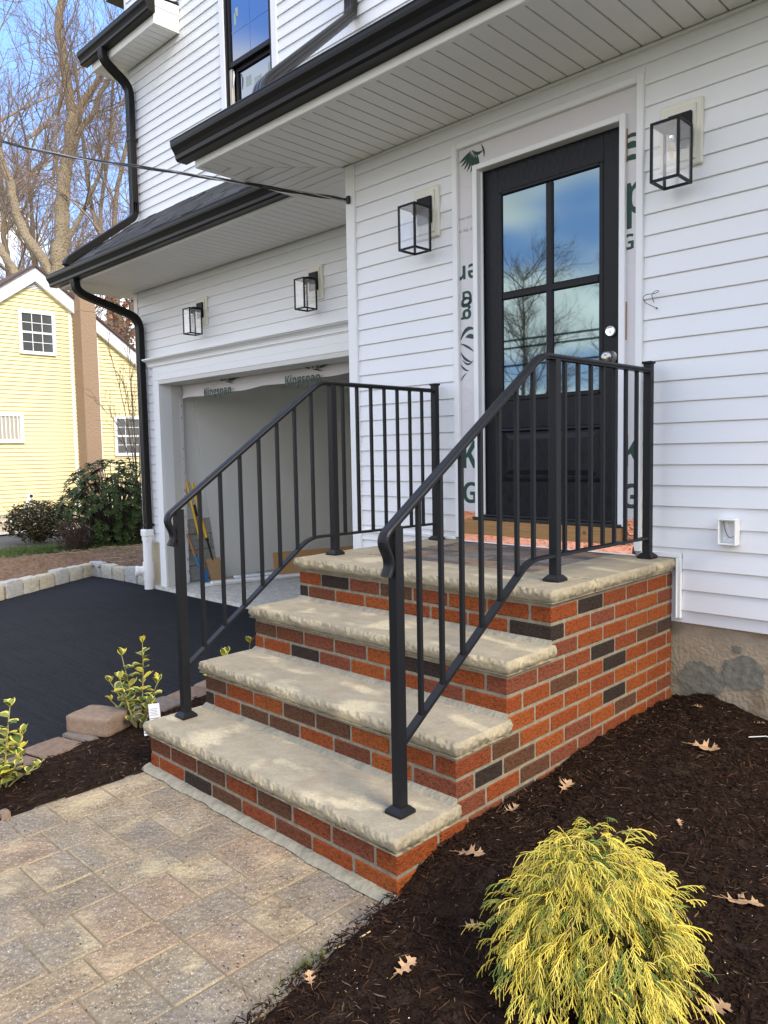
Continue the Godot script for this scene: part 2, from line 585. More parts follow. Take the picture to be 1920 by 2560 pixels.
# ================================================================ ready
func _ready() -> void:
	rng.seed = 20
	var cam := Camera3D.new()
	cam.name = "camera"
	cam.fov = 67.8495
	cam.position = Vector3(1.5829, 1.4025, 3.6418)
	cam.rotation_order = EULER_ORDER_YXZ
	cam.rotation_degrees = Vector3(-4.3785, 44.3493, -1.0836)
	cam.near = 0.05
	cam.far = 400.0
	cam.current = true
	add_child(cam)
	var env := Environment.new()
	env.background_mode = Environment.BG_SKY
	var sky := Sky.new()
	var pan := PanoramaSkyMaterial.new()
	pan.panorama = ImageTexture.create_from_image(sky_image())
	pan.energy_multiplier = 1.0
	sky.sky_material = pan
	env.sky = sky
	env.tonemap_mode = Environment.TONE_MAPPER_LINEAR
	env.tonemap_exposure = 2.1
	env.sdfgi_enabled = true
	env.ssao_enabled = true
	env.ssil_enabled = true
	var we := WorldEnvironment.new()
	we.name = "world_environment"
	we.environment = env
	add_child(we)
	var sun := DirectionalLight3D.new()
	sun.name = "sun"
	sun.light_energy = 0.7
	sun.light_color = Color(1.0, 0.95, 0.87)
	sun.light_angular_distance = 20.0
	sun.shadow_enabled = true
	sun.sky_mode = DirectionalLight3D.SKY_MODE_LIGHT_ONLY
	add_child(sun)
	sun.look_at_from_position(Vector3.ZERO, -Vector3(0.80, 0.62, 0.10), Vector3.UP)

	materials()
	ground()
	white_house()
	garage_interior()
	steps()
	patio()
	beds()
	yellow_house()
	trees()
	railings()
	lanterns()
	small_house_things()
	plants()
	litter()

# ---------------------------------------------------------------- ground
func bed_y(x: float, z: float) -> float:
	var zs := [-0.1, 0.16, 0.6, 0.82, 1.14, 1.57, 1.79, 1.9, 2.0, 2.6, 6.0]
	var ys := [0.15, 0.165, 0.175, 0.16, 0.135, 0.125, 0.105, 0.065, 0.03, 0.02, 0.02]
	var b: float = ys[0]
	for i in zs.size() - 1:
		if z >= zs[i]:
			b = lerpf(ys[i], ys[i + 1], clampf((z - zs[i]) / (zs[i + 1] - zs[i]), 0, 1))
	return b * (1.0 - 0.6 * S(0.2, 1.0, x)) + 0.05 * exp(-pow((x - 0.19) / 0.15, 2) - pow(z / 0.3, 2))

func yard_y(x: float, z: float) -> float:
	var y := lerpf(-0.02, -0.36, S(-9.6, -14.5, x))
	y += 0.11 * exp(-pow((x + 9.0) / 0.6, 2) - pow((z + 0.45) / 0.6, 2))
	y += 0.06 * exp(-pow((x + 8.9) / 0.9, 2) - pow((z + 2.0) / 1.0, 2))
	return y + 0.02 * fnl.get_noise_2d(x * 60.0, z * 60.0)

func curb_x(z: float) -> float:       # line of the curb on the far side of the driveway
	if z < 0.6:
		return lerpf(-8.3, -7.42, (z + 0.8) / 1.4)
	return -7.42 + 0.55 * (1.0 - exp(-(z - 0.6)))

func ground() -> void:
	fnl.seed = 3
	fnl.frequency = 0.05
	var g := MB.new()
	g.slab(Vector3(-110, -1.0, -110), Vector3(110, -0.42, 110))
	tag(part("ground", g, M.grassbase), "wide lawn and open ground round the houses", "", "", "structure")
	var st := MB.new()
	st.slab(Vector3(-100, -0.42, 10.5), Vector3(100, -0.36, 17.5))
	tag(part("street", st, M.oldasphalt), "grey asphalt street in front of the houses", "", "", "structure")
	var d := MB.new()
	d.grid(90, 110, func(i, j):
		var x: float = lerpf(-9.2, -2.25, i / 90.0)
		var z: float = lerpf(-0.865, 10.5, j / 110.0)
		return Vector3(x, -0.14 + 0.006 * fnl.get_noise_2d(x * 25, z * 25) - 0.012 * maxf(z, 0.0), z))
	tag(part("driveway", d, M.asphalt), "fresh black asphalt driveway in front of the garage", "", "", "structure")
	# soil, lawn and the neighbour's drive
	var s := MB.new()
	s.grid(60, 90, func(i, j):
		var z: float = lerpf(-7.0, 7.0, j / 90.0)
		var x0: float = curb_x(z) - 0.06 if z > -0.8 else -6.95
		var x: float = lerpf(-10.6, x0, i / 60.0)
		return Vector3(x, yard_y(x, z) + 0.035 * fnl.get_noise_2d(x * 170, z * 170) + 0.03 * fnl.get_noise_2d(x * 70, z * 70), z))
	tag(part("soil_bed", s, M.soil), "bare brown soil heaped behind the stone curb", "", "", "structure")
	var l := MB.new()
	l.grid(40, 60, func(i, j):
		var x: float = lerpf(-14.5, -10.15 + 0.25 * sin(j * 1.7) * 0.5, i / 40.0)
		var z: float = lerpf(-9.0, 8.0, j / 60.0)
		return Vector3(x, yard_y(x, z) + 0.012, z))
	tag(part("lawn", l, M.grassbase), "green lawn strip beside the neighbour's drive", "", "", "structure")
	var nd := MB.new()
	nd.slab(Vector3(-17.25, -0.5, -16), Vector3(-14.5, -0.355, 10.5))
	tag(part("neighbour_drive", nd, M.oldasphalt), "grey asphalt drive along the yellow house", "", "", "structure")
	var gr := MB.new()
	gr.grid(8, 120, func(i, j):
		var x: float = lerpf(-18.0, -17.2, i / 8.0)
		var z: float = lerpf(-14.0, 6.0, j / 120.0)
		return Vector3(x, -0.335 + 0.05 * absf(fnl.get_noise_2d(x * 260, z * 260)), z))
	tag(part("gravel_strip", gr, M.gravel), "white gravel strip at the foot of the yellow house", "", "", "structure")
	# granite block curb
	var c := thing("stone_curb", Vector3(-8.3, -0.14, -0.8), "low curb of rough pale granite blocks along the driveway edge", "curb")
	var pts := [Vector3(-6.85, 0, -0.96), Vector3(-8.3, 0, -0.86), Vector3(-7.42, 0, 0.6), Vector3(-7.1, 0, 1.6), Vector3(-6.95, 0, 3.0), Vector3(-6.9, 0, 6.0)]
	var k := 0
	for i in pts.size() - 1:
		var a: Vector3 = pts[i]
		var b: Vector3 = pts[i + 1]
		var nb := int(round(a.distance_to(b) / 0.30))
		var dir := (b - a).normalized()
		for q in nb:
			var len := a.distance_to(b) / nb
			var ctr := a + dir * (q + 0.5) * len
			var bs := Basis(dir, Vector3.UP, dir.cross(Vector3.UP))
			var mb := MB.new()
			rough_block(mb, Vector3(len - 0.022, 0.24, 0.13), k * 3 + 1, 0.016)
			piece("curb_stone", mb.done(), M.granite[k % 3], c, ctr + Vector3(0, -0.085 + 0.012 * sin(k * 2.1), 0), bs)
			k += 1
	var jm := MB.new()
	for i in pts.size() - 1:
		var a: Vector3 = pts[i]
		var b: Vector3 = pts[i + 1]
		var dir := (b - a).normalized()
		jm.box((a + b) * 0.5 + Vector3(0, -0.12, 0), Vector3(a.distance_to(b), 0.22, 0.09), 0.0, Basis(dir, Vector3.UP, dir.cross(Vector3.UP)))
	part("curb_mortar", jm, M.mortar, c)

# a block with a rough, slightly bulging surface (local, centred)
func rough_block(mb: MB, size: Vector3, sd: int, amp: float, n := 6) -> void:
	var f := FastNoiseLite.new()
	f.seed = sd
	f.frequency = 9.0
	f.fractal_octaves = 3
	var h := size * 0.5
	var r := minf(h.x, minf(h.y, h.z)) * 0.35
	for ax in 3:
		var o1 := (ax + 1) % 3
		var o2 := (ax + 2) % 3
		for s in [-1.0, 1.0]:
			var P := []
			for i in n + 1:
				for j in n + 1:
					var p := Vector3.ZERO
					p[ax] = s * h[ax]
					p[o1] = lerpf(-h[o1], h[o1], float(i) / n)
					p[o2] = lerpf(-h[o2], h[o2], float(j) / n)
					var core := p.clamp(-(h - Vector3.ONE * r), h - Vector3.ONE * r)
					p = core + (p - core).normalized() * r
					p += p.normalized() * amp * f.get_noise_3dv(p + Vector3(sd, 0, 0))
					P.append(p)
			var st := mb.v.size()
			for p in P:
				var core: Vector3 = p.clamp(-(h - Vector3.ONE * r), h - Vector3.ONE * r)
				mb.vert(p, (p - core).normalized())
			for i in n:
				for j in n:
					var a := st + i * (n + 1) + j
					var q := [a, a + 1, a + n + 2, a + n + 1]
					var N := (mb.v[q[2]] - mb.v[q[0]]).cross(mb.v[q[1]] - mb.v[q[0]])
					if N.dot(mb.v[a]) < 0.0:
						q = [a, a + n + 1, a + n + 2, a + 1]
					mb.ix.append_array([q[0], q[1], q[2], q[0], q[2], q[3]])
	# facet the normals a little by recomputing them from the displaced faces
	var acc := PackedVector3Array()
	acc.resize(mb.v.size())
	for i in range(0, mb.ix.size(), 3):
		var N := (mb.v[mb.ix[i + 2]] - mb.v[mb.ix[i]]).cross(mb.v[mb.ix[i + 1]] - mb.v[mb.ix[i]])
		for q in 3:
			acc[mb.ix[i + q]] += N
	for i in mb.v.size():
		if acc[i].length_squared() > 1e-20:
			mb.n[i] = acc[i].normalized()

# ---------------------------------------------------------------- white house
func clap_mesh(x0: float, x1: float, y: float, zb: float, top: float) -> MB:
	# one vinyl clapboard course, its lip at y, its upper edge at top, on a backing at zb
	var mb := MB.new()
	var w := 0.0006 * rng.randf_range(-1.0, 1.0)
	var p := PackedVector2Array([Vector2(0, y), Vector2(0.0118 + w, y), Vector2(0.0140 + w, y + 0.0022), Vector2(0.0138 + w, y + 0.006), Vector2(0.0035, top), Vector2(0, top)])
	mb.extrude(p, Vector3(x0, 0, zb), Vector3(0, 0, 1), Vector3(0, 1, 0), Vector3(x1 - x0, 0, 0))
	return mb

func clap(wall: Node, x0: float, x1: float, y: float, zb: float, top := -1.0) -> void:
	part("clapboard", clap_mesh(x0, x1, y, zb, y + E - 0.0005 if top < 0.0 else top), M.vinyl, wall)

func bar(called: String, a: Vector3, b: Vector3, mat: Material, parent: Node, bevel := 0.003, label := "") -> MeshInstance3D:
	var mb := MB.new()
	mb.slab(a, b, bevel)
	var o := part(called, mb, mat, parent)
	if label: o.set_meta("label", label)
	return o

func gutter_profile() -> PackedVector2Array:      # x outward, y up; origin at the bottom of the back
	return PackedVector2Array([Vector2(0, 0), Vector2(0.072, 0), Vector2(0.085, 0.012), Vector2(0.088, 0.036), Vector2(0.100, 0.058), Vector2(0.118, 0.082), Vector2(0.122, 0.098), Vector2(0.122, 0.124), Vector2(0.112, 0.124), Vector2(0.112, 0.100), Vector2(0.094, 0.064), Vector2(0.082, 0.040), Vector2(0.079, 0.016), Vector2(0.070, 0.005), Vector2(0.004, 0.005), Vector2(0.004, 0.124), Vector2(0, 0.124)])

func gutter(house: Node, x0: float, x1: float, y: float, z: float) -> Node:
	var mb := MB.new()
	mb.extrude(gutter_profile(), Vector3(x0, y, z), Vector3(0, 0, 1), Vector3(0, 1, 0), Vector3(x1 - x0, 0, 0))
	var g := part("gutter", mb, M.gutter, house)
	for x in [x0 - 0.002, x1]:
		var cp := MB.new()
		var o := PackedVector2Array([Vector2(0, 0), Vector2(0.072, 0), Vector2(0.085, 0.012), Vector2(0.088, 0.036), Vector2(0.100, 0.058), Vector2(0.118, 0.082), Vector2(0.122, 0.098), Vector2(0.122, 0.124), Vector2(0, 0.124)])
		cp.extrude(o, Vector3(x, y, z), Vector3(0, 0, 1), Vector3(0, 1, 0), Vector3(0.003, 0, 0))
		part("end_cap", cp, M.gutter, g)
	# rolled front lip
	var lip := MB.new()
	lip.tube([Vector3(x0, y + 0.122, z + 0.119), Vector3(x1, y + 0.122, z + 0.119)], [0.006, 0.006], 8)
	part("rolled_lip", lip, M.gutter, g)
	return g

func bend(p: Array, r: float, n := 6) -> Array:       # round the corners of a path
	var o := [p[0]]
	for i in range(1, p.size() - 1):
		var a: Vector3 = p[i] + (p[i - 1] - p[i]).normalized() * minf(r, p[i].distance_to(p[i - 1]) * 0.48)
		var b: Vector3 = p[i] + (p[i + 1] - p[i]).normalized() * minf(r, p[i].distance_to(p[i + 1]) * 0.48)
		for k in n + 1:
			var t := float(k) / n
			o.append(a.lerp(p[i], t).lerp(p[i].lerp(b, t), t))
	o.append(p[p.size() - 1])
	return o

func spout_profile(w: float, d: float) -> PackedVector2Array:      # rounded, fluted rectangle
	var o := PackedVector2Array()
	var hw := w * 0.5
	var hd := d * 0.5
	for s in [[Vector2(-1, -1), Vector2(1, 0)], [Vector2(1, -1), Vector2(0, 1)], [Vector2(1, 1), Vector2(-1, 0)], [Vector2(-1, 1), Vector2(0, -1)]]:
		var a := Vector2(s[0].x * hw, s[0].y * hd)
		var dir: Vector2 = s[1]
		var len := w if dir.x != 0 else d
		var inn := Vector2(-dir.y, dir.x)
		for k in [[0.10, 0.0], [0.28, 0.0], [0.32, 1.0], [0.38, 1.0], [0.42, 0.0], [0.58, 0.0], [0.62, 1.0], [0.68, 1.0], [0.72, 0.0], [0.90, 0.0]]:
			o.append(a + dir * len * k[0] + inn * 0.0045 * k[1])
	return o

func spout(house: Node, path: Array, r: float, up := Vector3(0, 0, 1)) -> Node:
	var mb := MB.new()
	mb.sweep(bend(path, r), spout_profile(0.098, 0.074), up)
	return part("downspout", mb, M.gutter, house)

func soffit_strip(sf: Node, poly: PackedVector2Array, y: float) -> void:      # poly in (x, z)
	var mb := MB.new()
	mb.extrude(poly, Vector3(0, y, 0), Vector3(1, 0, 0), Vector3(0, 0, 1), Vector3(0, 0.011, 0))
	part("soffit_panel", mb, M.soffit, sf)

func white_house() -> void:
	var H := thing("white_house", Vector3(-2.3, -0.15, -0.9), "white clapboard house with black gutters, garage and glazed black front door", "house")
	# ---- walls behind the clapboards
	var dw := bar("door_wall", Vector3(-2.262, 0.55, -0.16), Vector3(-1.19, 3.9, -0.010), M.trim, H, 0.0)
	bar("door_wall", Vector3(-0.262, 0.55, -0.16), Vector3(3.6, 3.9, -0.0105), M.trim, H, 0.0)
	bar("door_wall", Vector3(-1.19, 3.05, -0.16), Vector3(-0.262, 3.9, -0.0102), M.trim, H, 0.0)
	bar("side_wall", Vector3(-2.262, 0.0, -0.87), Vector3(-2.12, 3.9, -0.16), M.trim, H, 0.0)
	bar("foundation", Vector3(-2.25, -0.5, -0.3), Vector3(3.6, 0.60, -0.032), M.found, H, 0.0, "stained tan parged foundation wall")
	for q in [[0.330, 0.345, 0.085, 4], [0.135, 0.272, 0.095, 9], [0.300, 0.452, 0.022, 15], [0.215, 0.300, 0.03, 22]]:
		var mb := MB.new()
		var poly := PackedVector2Array()
		for k in 40:
			var an := TAU * k / 40.0
			var r: float = q[2] * (1.0 + 0.30 * fnl.get_noise_2d(cos(an) * 22 + q[3] * 50, sin(an) * 22) + 0.10 * fnl.get_noise_2d(cos(an) * 90 + q[3], sin(an) * 90))
			poly.append(Vector2(q[0] + cos(an) * r * 1.15, q[1] + sin(an) * r * (0.95 if q[3] < 10 else 0.8)))
		mb.extrude(poly, Vector3(0, 0, -0.032), Vector3(1, 0, 0), Vector3(0, 1, 0), Vector3(0, 0, 0.003 + 0.0004 * (q[3] % 7)))
		part("mortar_patch", mb, M.patch, H)
	# ---- door wall clapboards
	for k in range(0, 27):
		var y := 0.6113 + k * E
		if k < 25:
			if k >= 3:
				clap(dw, -2.187, -1.352, y, -0.010)
			else:
				clap(dw, -2.187, -1.57, y, -0.010)
			clap(dw, -0.160 if k >= 3 else 0.050, 3.58, y, -0.010)
		elif k == 25:
			clap(dw, -2.187, -1.352, y, -0.010)
			clap(dw, -0.160, 3.58, y, -0.010)
			clap(dw, -1.352, -0.160, 3.2085, -0.010, y + E)
		else:
			clap(dw, -2.187, 1.05, y, -0.010, SOFFIT + 0.004)
			clap(dw, 1.051, 3.58, y, -0.010, SOFFIT + 0.004)
	bar("frieze_molding", Vector3(-2.187, 3.318, -0.006), Vector3(3.6, 3.334, 0.012), M.trim, H, 0.004)
	bar("corner_board", Vector3(-2.275, -0.02, -0.10), Vector3(-2.187, 3.334, 0.016), M.trim, H, 0.006)
	bar("corner_board", Vector3(-2.276, -0.02, -0.875), Vector3(-2.263, 3.334, -0.10), M.trim, H, 0.002)
	# J-channel round the door opening
	bar("door_trim", Vector3(-1.353, 0.885, -0.01), Vector3(-1.314, 3.2075, 0.018), M.trim, H, 0.004)
	bar("door_trim", Vector3(-0.196, 0.885, -0.01), Vector3(-0.159, 3.2075, 0.018), M.trim, H, 0.004)
	bar("door_trim", Vector3(-1.314, 3.172, -0.01), Vector3(-0.196, 3.2075, 0.0176), M.trim, H, 0.004)
	# trim where the siding meets the landing
	bar("siding_trim", Vector3(-0.159, 0.868, -0.01), Vector3(0.046, 0.893, 0.015), M.trim, H, 0.003)
	bar("siding_trim", Vector3(0.0225, 0.572, -0.01), Vector3(0.048, 0.868, 0.0155), M.trim, H, 0.003)
	bar("siding_trim", Vector3(0.0235, 0.572, 0.0155), Vector3(0.031, 0.868, 0.022), M.trim, H, 0.002)
	bar("siding_trim", Vector3(-2.187, 0.868, -0.01), Vector3(-1.353, 0.888, 0.015), M.trim, H, 0.003)
	door(H)
	# ---- house wrap left bare round the door
	var hw := bar("house_wrap", Vector3(-1.314, 0.90, -0.0095), Vector3(-1.196, 3.172, -0.0075), M.wrap, H, 0.0, "bare grey house wrap with dark green print round the door")
	var hr := bar("house_wrap", Vector3(-0.254, 0.90, -0.0095), Vector3(-0.196, 3.172, -0.0075), M.wrap, H, 0.0)
	bar("house_wrap", Vector3(-1.196, 3.045, -0.0095), Vector3(-0.254, 3.172, -0.0073), M.wrap, H, 0.0)
	wrap_print(hw, hr)
	for q in [[-1.204, 2.50, 2.66], [-1.204, 1.95, 2.03], [-1.204, 2.13, 2.19]]:
		bar("bare_stud", Vector3(q[0] - 0.004, q[1], -0.008), Vector3(q[0] + 0.004, q[2], 0.004), M.wood, H, 0.001)
	for q in [[2.82, 2.98], [1.95, 2.14], [1.10, 1.25]]:
		bar("bare_stud", Vector3(-0.2575, q[0], -0.008), Vector3(-0.2505, q[1], 0.003), M.wood, H, 0.001)
	# ---- garage wall
	var gw := bar("garage_wall", Vector3(-6.90, 0.40, -1.02), Vector3(-6.385, 3.9, GZ - 0.010), M.trim, H, 0.0)
	bar("garage_wall", Vector3(-6.385, 2.285, -1.02), Vector3(-2.12, 3.9, GZ - 0.0102), M.trim, H, 0.0)
	bar("foundation", Vector3(-6.88, -0.5, -1.02), Vector3(-6.49, 0.42, GZ - 0.018), M.foundtan, H, 0.0, "smooth tan foundation beside the garage door")
	bar("corner_board", Vector3(-6.905, 0.415, -1.10), Vector3(-6.815, 3.334, GZ + 0.008), M.trim, H, 0.005)
	for k in 29:
		var y := 0.417 + k * E
		if y < 2.50:
			clap(gw, -6.815, -6.512, y, GZ - 0.010)
		elif k < 28:
			if k == 26:
				clap(gw, -6.815, -4.02, y, GZ - 0.010)
				clap(gw, -4.019, -2.27, y, GZ - 0.0097)
			elif k == 23:
				clap(gw, -6.815, -5.05, y, GZ - 0.010)
				clap(gw, -5.049, -2.27, y, GZ - 0.0097)
			else:
				clap(gw, -6.815, -2.27, y, GZ - 0.010)
		else:
			clap(gw, -6.815, -2.27, y, GZ - 0.010, SOFFIT + 0.003)
	# casing of the garage opening with its crown
	bar("garage_casing", Vector3(-6.513, -0.145, -0.90), Vector3(-6.388, 2.285, GZ + 0.018), M.trim, H, 0.004)
	bar("garage_casing", Vector3(-6.513, 2.285, -0.90), Vector3(-2.27, 2.36, GZ + 0.0185), M.trim, H, 0.003)
	bar("garage_casing", Vector3(-6.513, 2.36, -0.90), Vector3(-2.27, 2.44, GZ + 0.013), M.trim, H, 0.003)
	var cr := MB.new()
	var cp := PackedVector2Array([Vector2(0, 0), Vector2(0.024, 0), Vector2(0.026, 0.010), Vector2(0.038, 0.012), Vector2(0.036, 0.024), Vector2(0.040, 0.044), Vector2(0.056, 0.064), Vector2(0.086, 0.072), Vector2(0.088, 0.080), Vector2(0.104, 0.082), Vector2(0.104, 0.098), Vector2(0, 0.098)])
	cr.extrude(cp, Vector3(-6.60, 2.438, GZ - 0.005), Vector3(0, 0, 1), Vector3(0, 1, 0), Vector3(4.33, 0, 0))
	part("crown_molding", cr, M.trim, H)
	# ---- lower soffits
	var sf := MB.new()
	sf.slab(Vector3(-2.94, SOFFIT + 0.012, -0.87), Vector3(3.6, SOFFIT + 0.03, 0.725))
	var so := part("soffit", sf, M.groove, H)
	var gap := 0.0045
	var x := -2.95 + 0.035
	while x < 3.5:
		var a := x + gap
		var b := x + E - gap
		var za := maxf(0.012, (-2.27 - a) / 0.68 * 0.71)
		var zb := maxf(0.012, (-2.27 - b) / 0.68 * 0.71)
		if za < 0.70:
			soffit_strip(so, PackedVector2Array([Vector2(a, za), Vector2(b, zb), Vector2(b, 0.715), Vector2(a, 0.715)]), SOFFIT)
		x += E
	var z := 0.66
	while z > -0.86:
		var a := z - gap
		var b := z - E + gap
		var xa := -2.285 - maxf(a, 0.0) / 0.71 * 0.68
		var xb := -2.285 - maxf(b, 0.0) / 0.71 * 0.68
		if a > 0.0:
			xa += 0.012
		soffit_strip(so, PackedVector2Array([Vector2(-2.925, a), Vector2(minf(xa, -2.28), a), Vector2(minf(xb, -2.28), b), Vector2(-2.925, b)]), SOFFIT + 0.0005)
		z -= E
	bar("soffit_channel", Vector3(-2.952, SOFFIT - 0.003, 0.700), Vector3(3.6, SOFFIT + 0.010, 0.738), M.soffit, H, 0.004)
	bar("fascia", Vector3(-2.952, SOFFIT + 0.008, 0.722), Vector3(3.6, SOFFIT + 0.17, 0.738), M.soffit, H, 0.002)
	bar("fascia", Vector3(-2.962, SOFFIT - 0.006, -0.87), Vector3(-2.927, SOFFIT + 0.10, 0.7375), M.soffit, H, 0.003)
	gutter(H, -3.06, 3.62, 3.377, 0.738)
	var s2 := MB.new()
	s2.slab(Vector3(-7.14, SOFFIT + 0.012, -0.87), Vector3(-2.275, SOFFIT + 0.03, -0.145))
	var so2 := part("soffit", s2, M.groove, H)
	x = -6.80
	while x < -2.37:
		soffit_strip(so2, PackedVector2Array([Vector2(x + gap, -0.868), Vector2(x + E - gap, -0.868), Vector2(x + E - gap, -0.15), Vector2(x + gap, -0.15)]), SOFFIT)
		x += E
	soffit_strip(so2, PackedVector2Array([Vector2(-7.14, -2.4), Vector2(-6.82, -2.4), Vector2(-6.80, -0.868), Vector2(-6.80, -0.15), Vector2(-7.14, -0.15)]), SOFFIT + 0.0006)
	bar("fascia", Vector3(-7.16, SOFFIT - 0.004, -0.150), Vector3(-2.965, SOFFIT + 0.17, -0.122), M.soffit, H, 0.003)
	bar("fascia", Vector3(-7.165, SOFFIT - 0.005, -2.4), Vector3(-7.14, SOFFIT + 0.10, -0.122), M.soffit, H, 0.003)
	gutter(H, -7.25, -2.965, 3.352, -0.122)
	# ---- pent roof over the garage, shingle by shingle
	var A := Vector3(0, 3.487, -0.03)
	var B := Vector3(0, 4.105, GZ + 0.006)
	var slope := (B - A).normalized()
	var nrm := Vector3(0, -slope.z, slope.y)
	var run := A.distance_to(B)
	var pr := MB.new()
	pr.extrude(PackedVector2Array([Vector2(A.z, A.y - 0.014), Vector2(B.z, B.y - 0.014), Vector2(B.z, 3.37), Vector2(A.z, 3.45)]), Vector3(-6.84, 0, 0), Vector3(0, 0, 1), Vector3(0, 1, 0), Vector3(4.50, 0, 0))
	var roof := part("pent_roof", pr, M.gutter, H)
	roof.set_meta("label", "narrow black shingle roof over the garage")
	var rows := 8
	for r in rows:
		var xx := -6.85 - rng.randf() * 0.15
		while xx < -2.36:
			var w := rng.randf_range(0.16, 0.36)
			var x0 := maxf(xx, -6.85)
			var x1 := minf(xx + w, -2.35)
			if x1 - x0 > 0.03:
				var mb := MB.new()
				var th := 0.008 + 0.010 * rng.randf()
				var c := A + slope * ((r + 0.5) / rows * run) + nrm * (th * 0.5 + 0.004)
				c.x = (x0 + x1) * 0.5
				var tilt := Basis(Vector3.RIGHT, nrm, Vector3.RIGHT.cross(nrm)) * Basis(Vector3.RIGHT, 0.05)
				mb.box(Vector3.ZERO, Vector3(x1 - x0 - 0.006, th, run / rows + 0.012), 0.0015)
				piece("shingle", mb.done(), M.shingle[rng.randi() % 4], roof, c - roof.position * 0.0, tilt)
				roof.get_child(roof.get_child_count() - 1).position = c
			xx += w
	bar("flashing", Vector3(-6.82, 4.098, GZ - 0.004), Vector3(-2.3, 4.124, GZ + 0.010), M.white, H, 0.002)
	# roof over the entry, hipped to the left
	var er := MB.new()
	var e0 := Vector3(-2.98, 3.487, 0.80)
	er.quad_o(e0, Vector3(3.7, 3.487, 0.80), Vector3(3.7, 4.60, GZ), Vector3(-1.9, 4.60, GZ), Vector3(0, 0, -0.5))
	er.quad_o(e0, Vector3(-1.9, 4.60, GZ), Vector3(-2.98, 3.487, GZ), e0, Vector3(0, 0, -0.5))
	er.quad_o(e0 + Vector3(0, -0.02, 0), Vector3(3.7, 3.467, 0.80), Vector3(3.7, 4.50, GZ), Vector3(-1.9, 4.50, GZ), Vector3(0, 9, -0.5))
	part("entry_roof", er, M.shingle[1], H)
	# ---- upper wall
	var uw := bar("upper_wall", Vector3(-6.86, 4.0, -1.05), Vector3(-4.90, 7.6, GZ - 0.010), M.trim, H, 0.0)
	bar("upper_wall", Vector3(-4.14, 4.0, -1.05), Vector3(3.6, 7.6, GZ - 0.0102), M.trim, H, 0.0)
	bar("upper_wall", Vector3(-4.90, 6.60, -1.05), Vector3(-4.14, 7.6, GZ - 0.0104), M.trim, H, 0.0)
	bar("upper_wall", Vector3(-6.86, 4.0, -6.0), Vector3(-6.76, 7.6, -1.05), M.trim, H, 0.0)
	bar("corner_board", Vector3(-6.88, 4.09, -1.0), Vector3(-6.80, 5.83, GZ + 0.008), M.trim, H, 0.004)
	for k in 26:
		var y := 4.127 + k * E
		clap(uw, -6.80, -4.963, y, GZ - 0.010)
		if y > 4.3:
			clap(uw, -4.070, 0.9, y, GZ - 0.010)
	window(H)
	# ---- eave return at the upper left
	var rs := MB.new()
	rs.slab(Vector3(-7.09, 5.837, -0.87), Vector3(-5.71, 5.85, -0.60))
	var ro := part("soffit", rs, M.groove, H)
	x = -7.08
	while x < -5.72:
		soffit_strip(ro, PackedVector2Array([Vector2(x + 0.004, -0.868), Vector2(minf(x + E, -5.71) - 0.004, -0.868), Vector2(minf(x + E, -5.71) - 0.004, -0.605), Vector2(x + 0.004, -0.605)]), 5.825)
		x += E
	soffit_strip(ro, PackedVector2Array([Vector2(-7.09, -3.0), Vector2(-6.89, -3.0), Vector2(-6.89, -0.868), Vector2(-7.09, -0.868)]), 5.826)
	bar("fascia", Vector3(-7.095, 5.822, -0.604), Vector3(-5.70, 6.01, -0.586), M.soffit, H, 0.003)
	bar("fascia", Vector3(-7.10, 5.822, -3.0), Vector3(-7.085, 6.0, -0.5865), M.soffit, H, 0.003)
	var rb := MB.new()
	rb.extrude(PackedVector2Array([Vector2(GZ, 5.823), Vector2(-0.605, 5.823), Vector2(-0.60, 5.93), Vector2(-0.57, 5.97), Vector2(-0.57, 6.075), Vector2(GZ, 6.10)]), Vector3(-5.715, 0, 0), Vector3(0, 0, 1), Vector3(0, 1, 0), Vector3(0.02, 0, 0))
	part("eave_return", rb, M.soffit, H)
	bar("eave_return", Vector3(-5.698, 5.99, GZ), Vector3(-5.688, 6.075, -0.574), M.trim, H, 0.003)
	bar("eave_return", Vector3(-5.74, 6.10, GZ), Vector3(-5.685, 6.112, -0.55), M.gutter, H, 0.002)
	var rt := MB.new()
	rt.extrude(PackedVector2Array([Vector2(GZ, 6.14), Vector2(-0.55, 6.06), Vector2(-0.55, 6.045), Vector2(GZ, 6.11)]), Vector3(-7.1, 0, 0), Vector3(0, 0, 1), Vector3(0, 1, 0), Vector3(1.4, 0, 0))
	part("return_roof", rt, M.shingle[0], H)
	gutter(H, -7.20, -5.66, 5.905, -0.584)
	bar("upper_roof", Vector3(-7.4, 6.86, -9.0), Vector3(-5.4, 6.95, -0.95), M.gutter, H, 0.0)
	# closed body of the house behind the walls
	bar("house_body", Vector3(-6.75, 4.0, -9.0), Vector3(3.6, 4.05, -1.05), M.drywall, H, 0.0)
	bar("house_body", Vector3(-6.84, 7.6, -9.0), Vector3(3.7, 7.75, -0.87), M.gutter, H, 0.0)
	bar("house_body", Vector3(3.6, -0.4, -9.0), Vector3(3.72, 7.6, -0.05), M.trim, H, 0.0)
	bar("house_body", Vector3(-6.84, -0.4, -9.1), Vector3(3.7, 7.6, -9.0), M.trim, H, 0.0)
	bar("house_body", Vector3(-4.89, 4.2, -1.6), Vector3(-4.15, 6.6, -1.5), M.drywall, H, 0.0)
	# ---- downspouts
	var sx := -6.69
	var d1 := spout(H, [Vector3(-6.70, 5.92, -0.525), Vector3(-6.70, 5.80, -0.525), Vector3(sx, 5.60, -0.82), Vector3(sx, 4.20, -0.82)], 0.10)
	var d1b := MB.new()
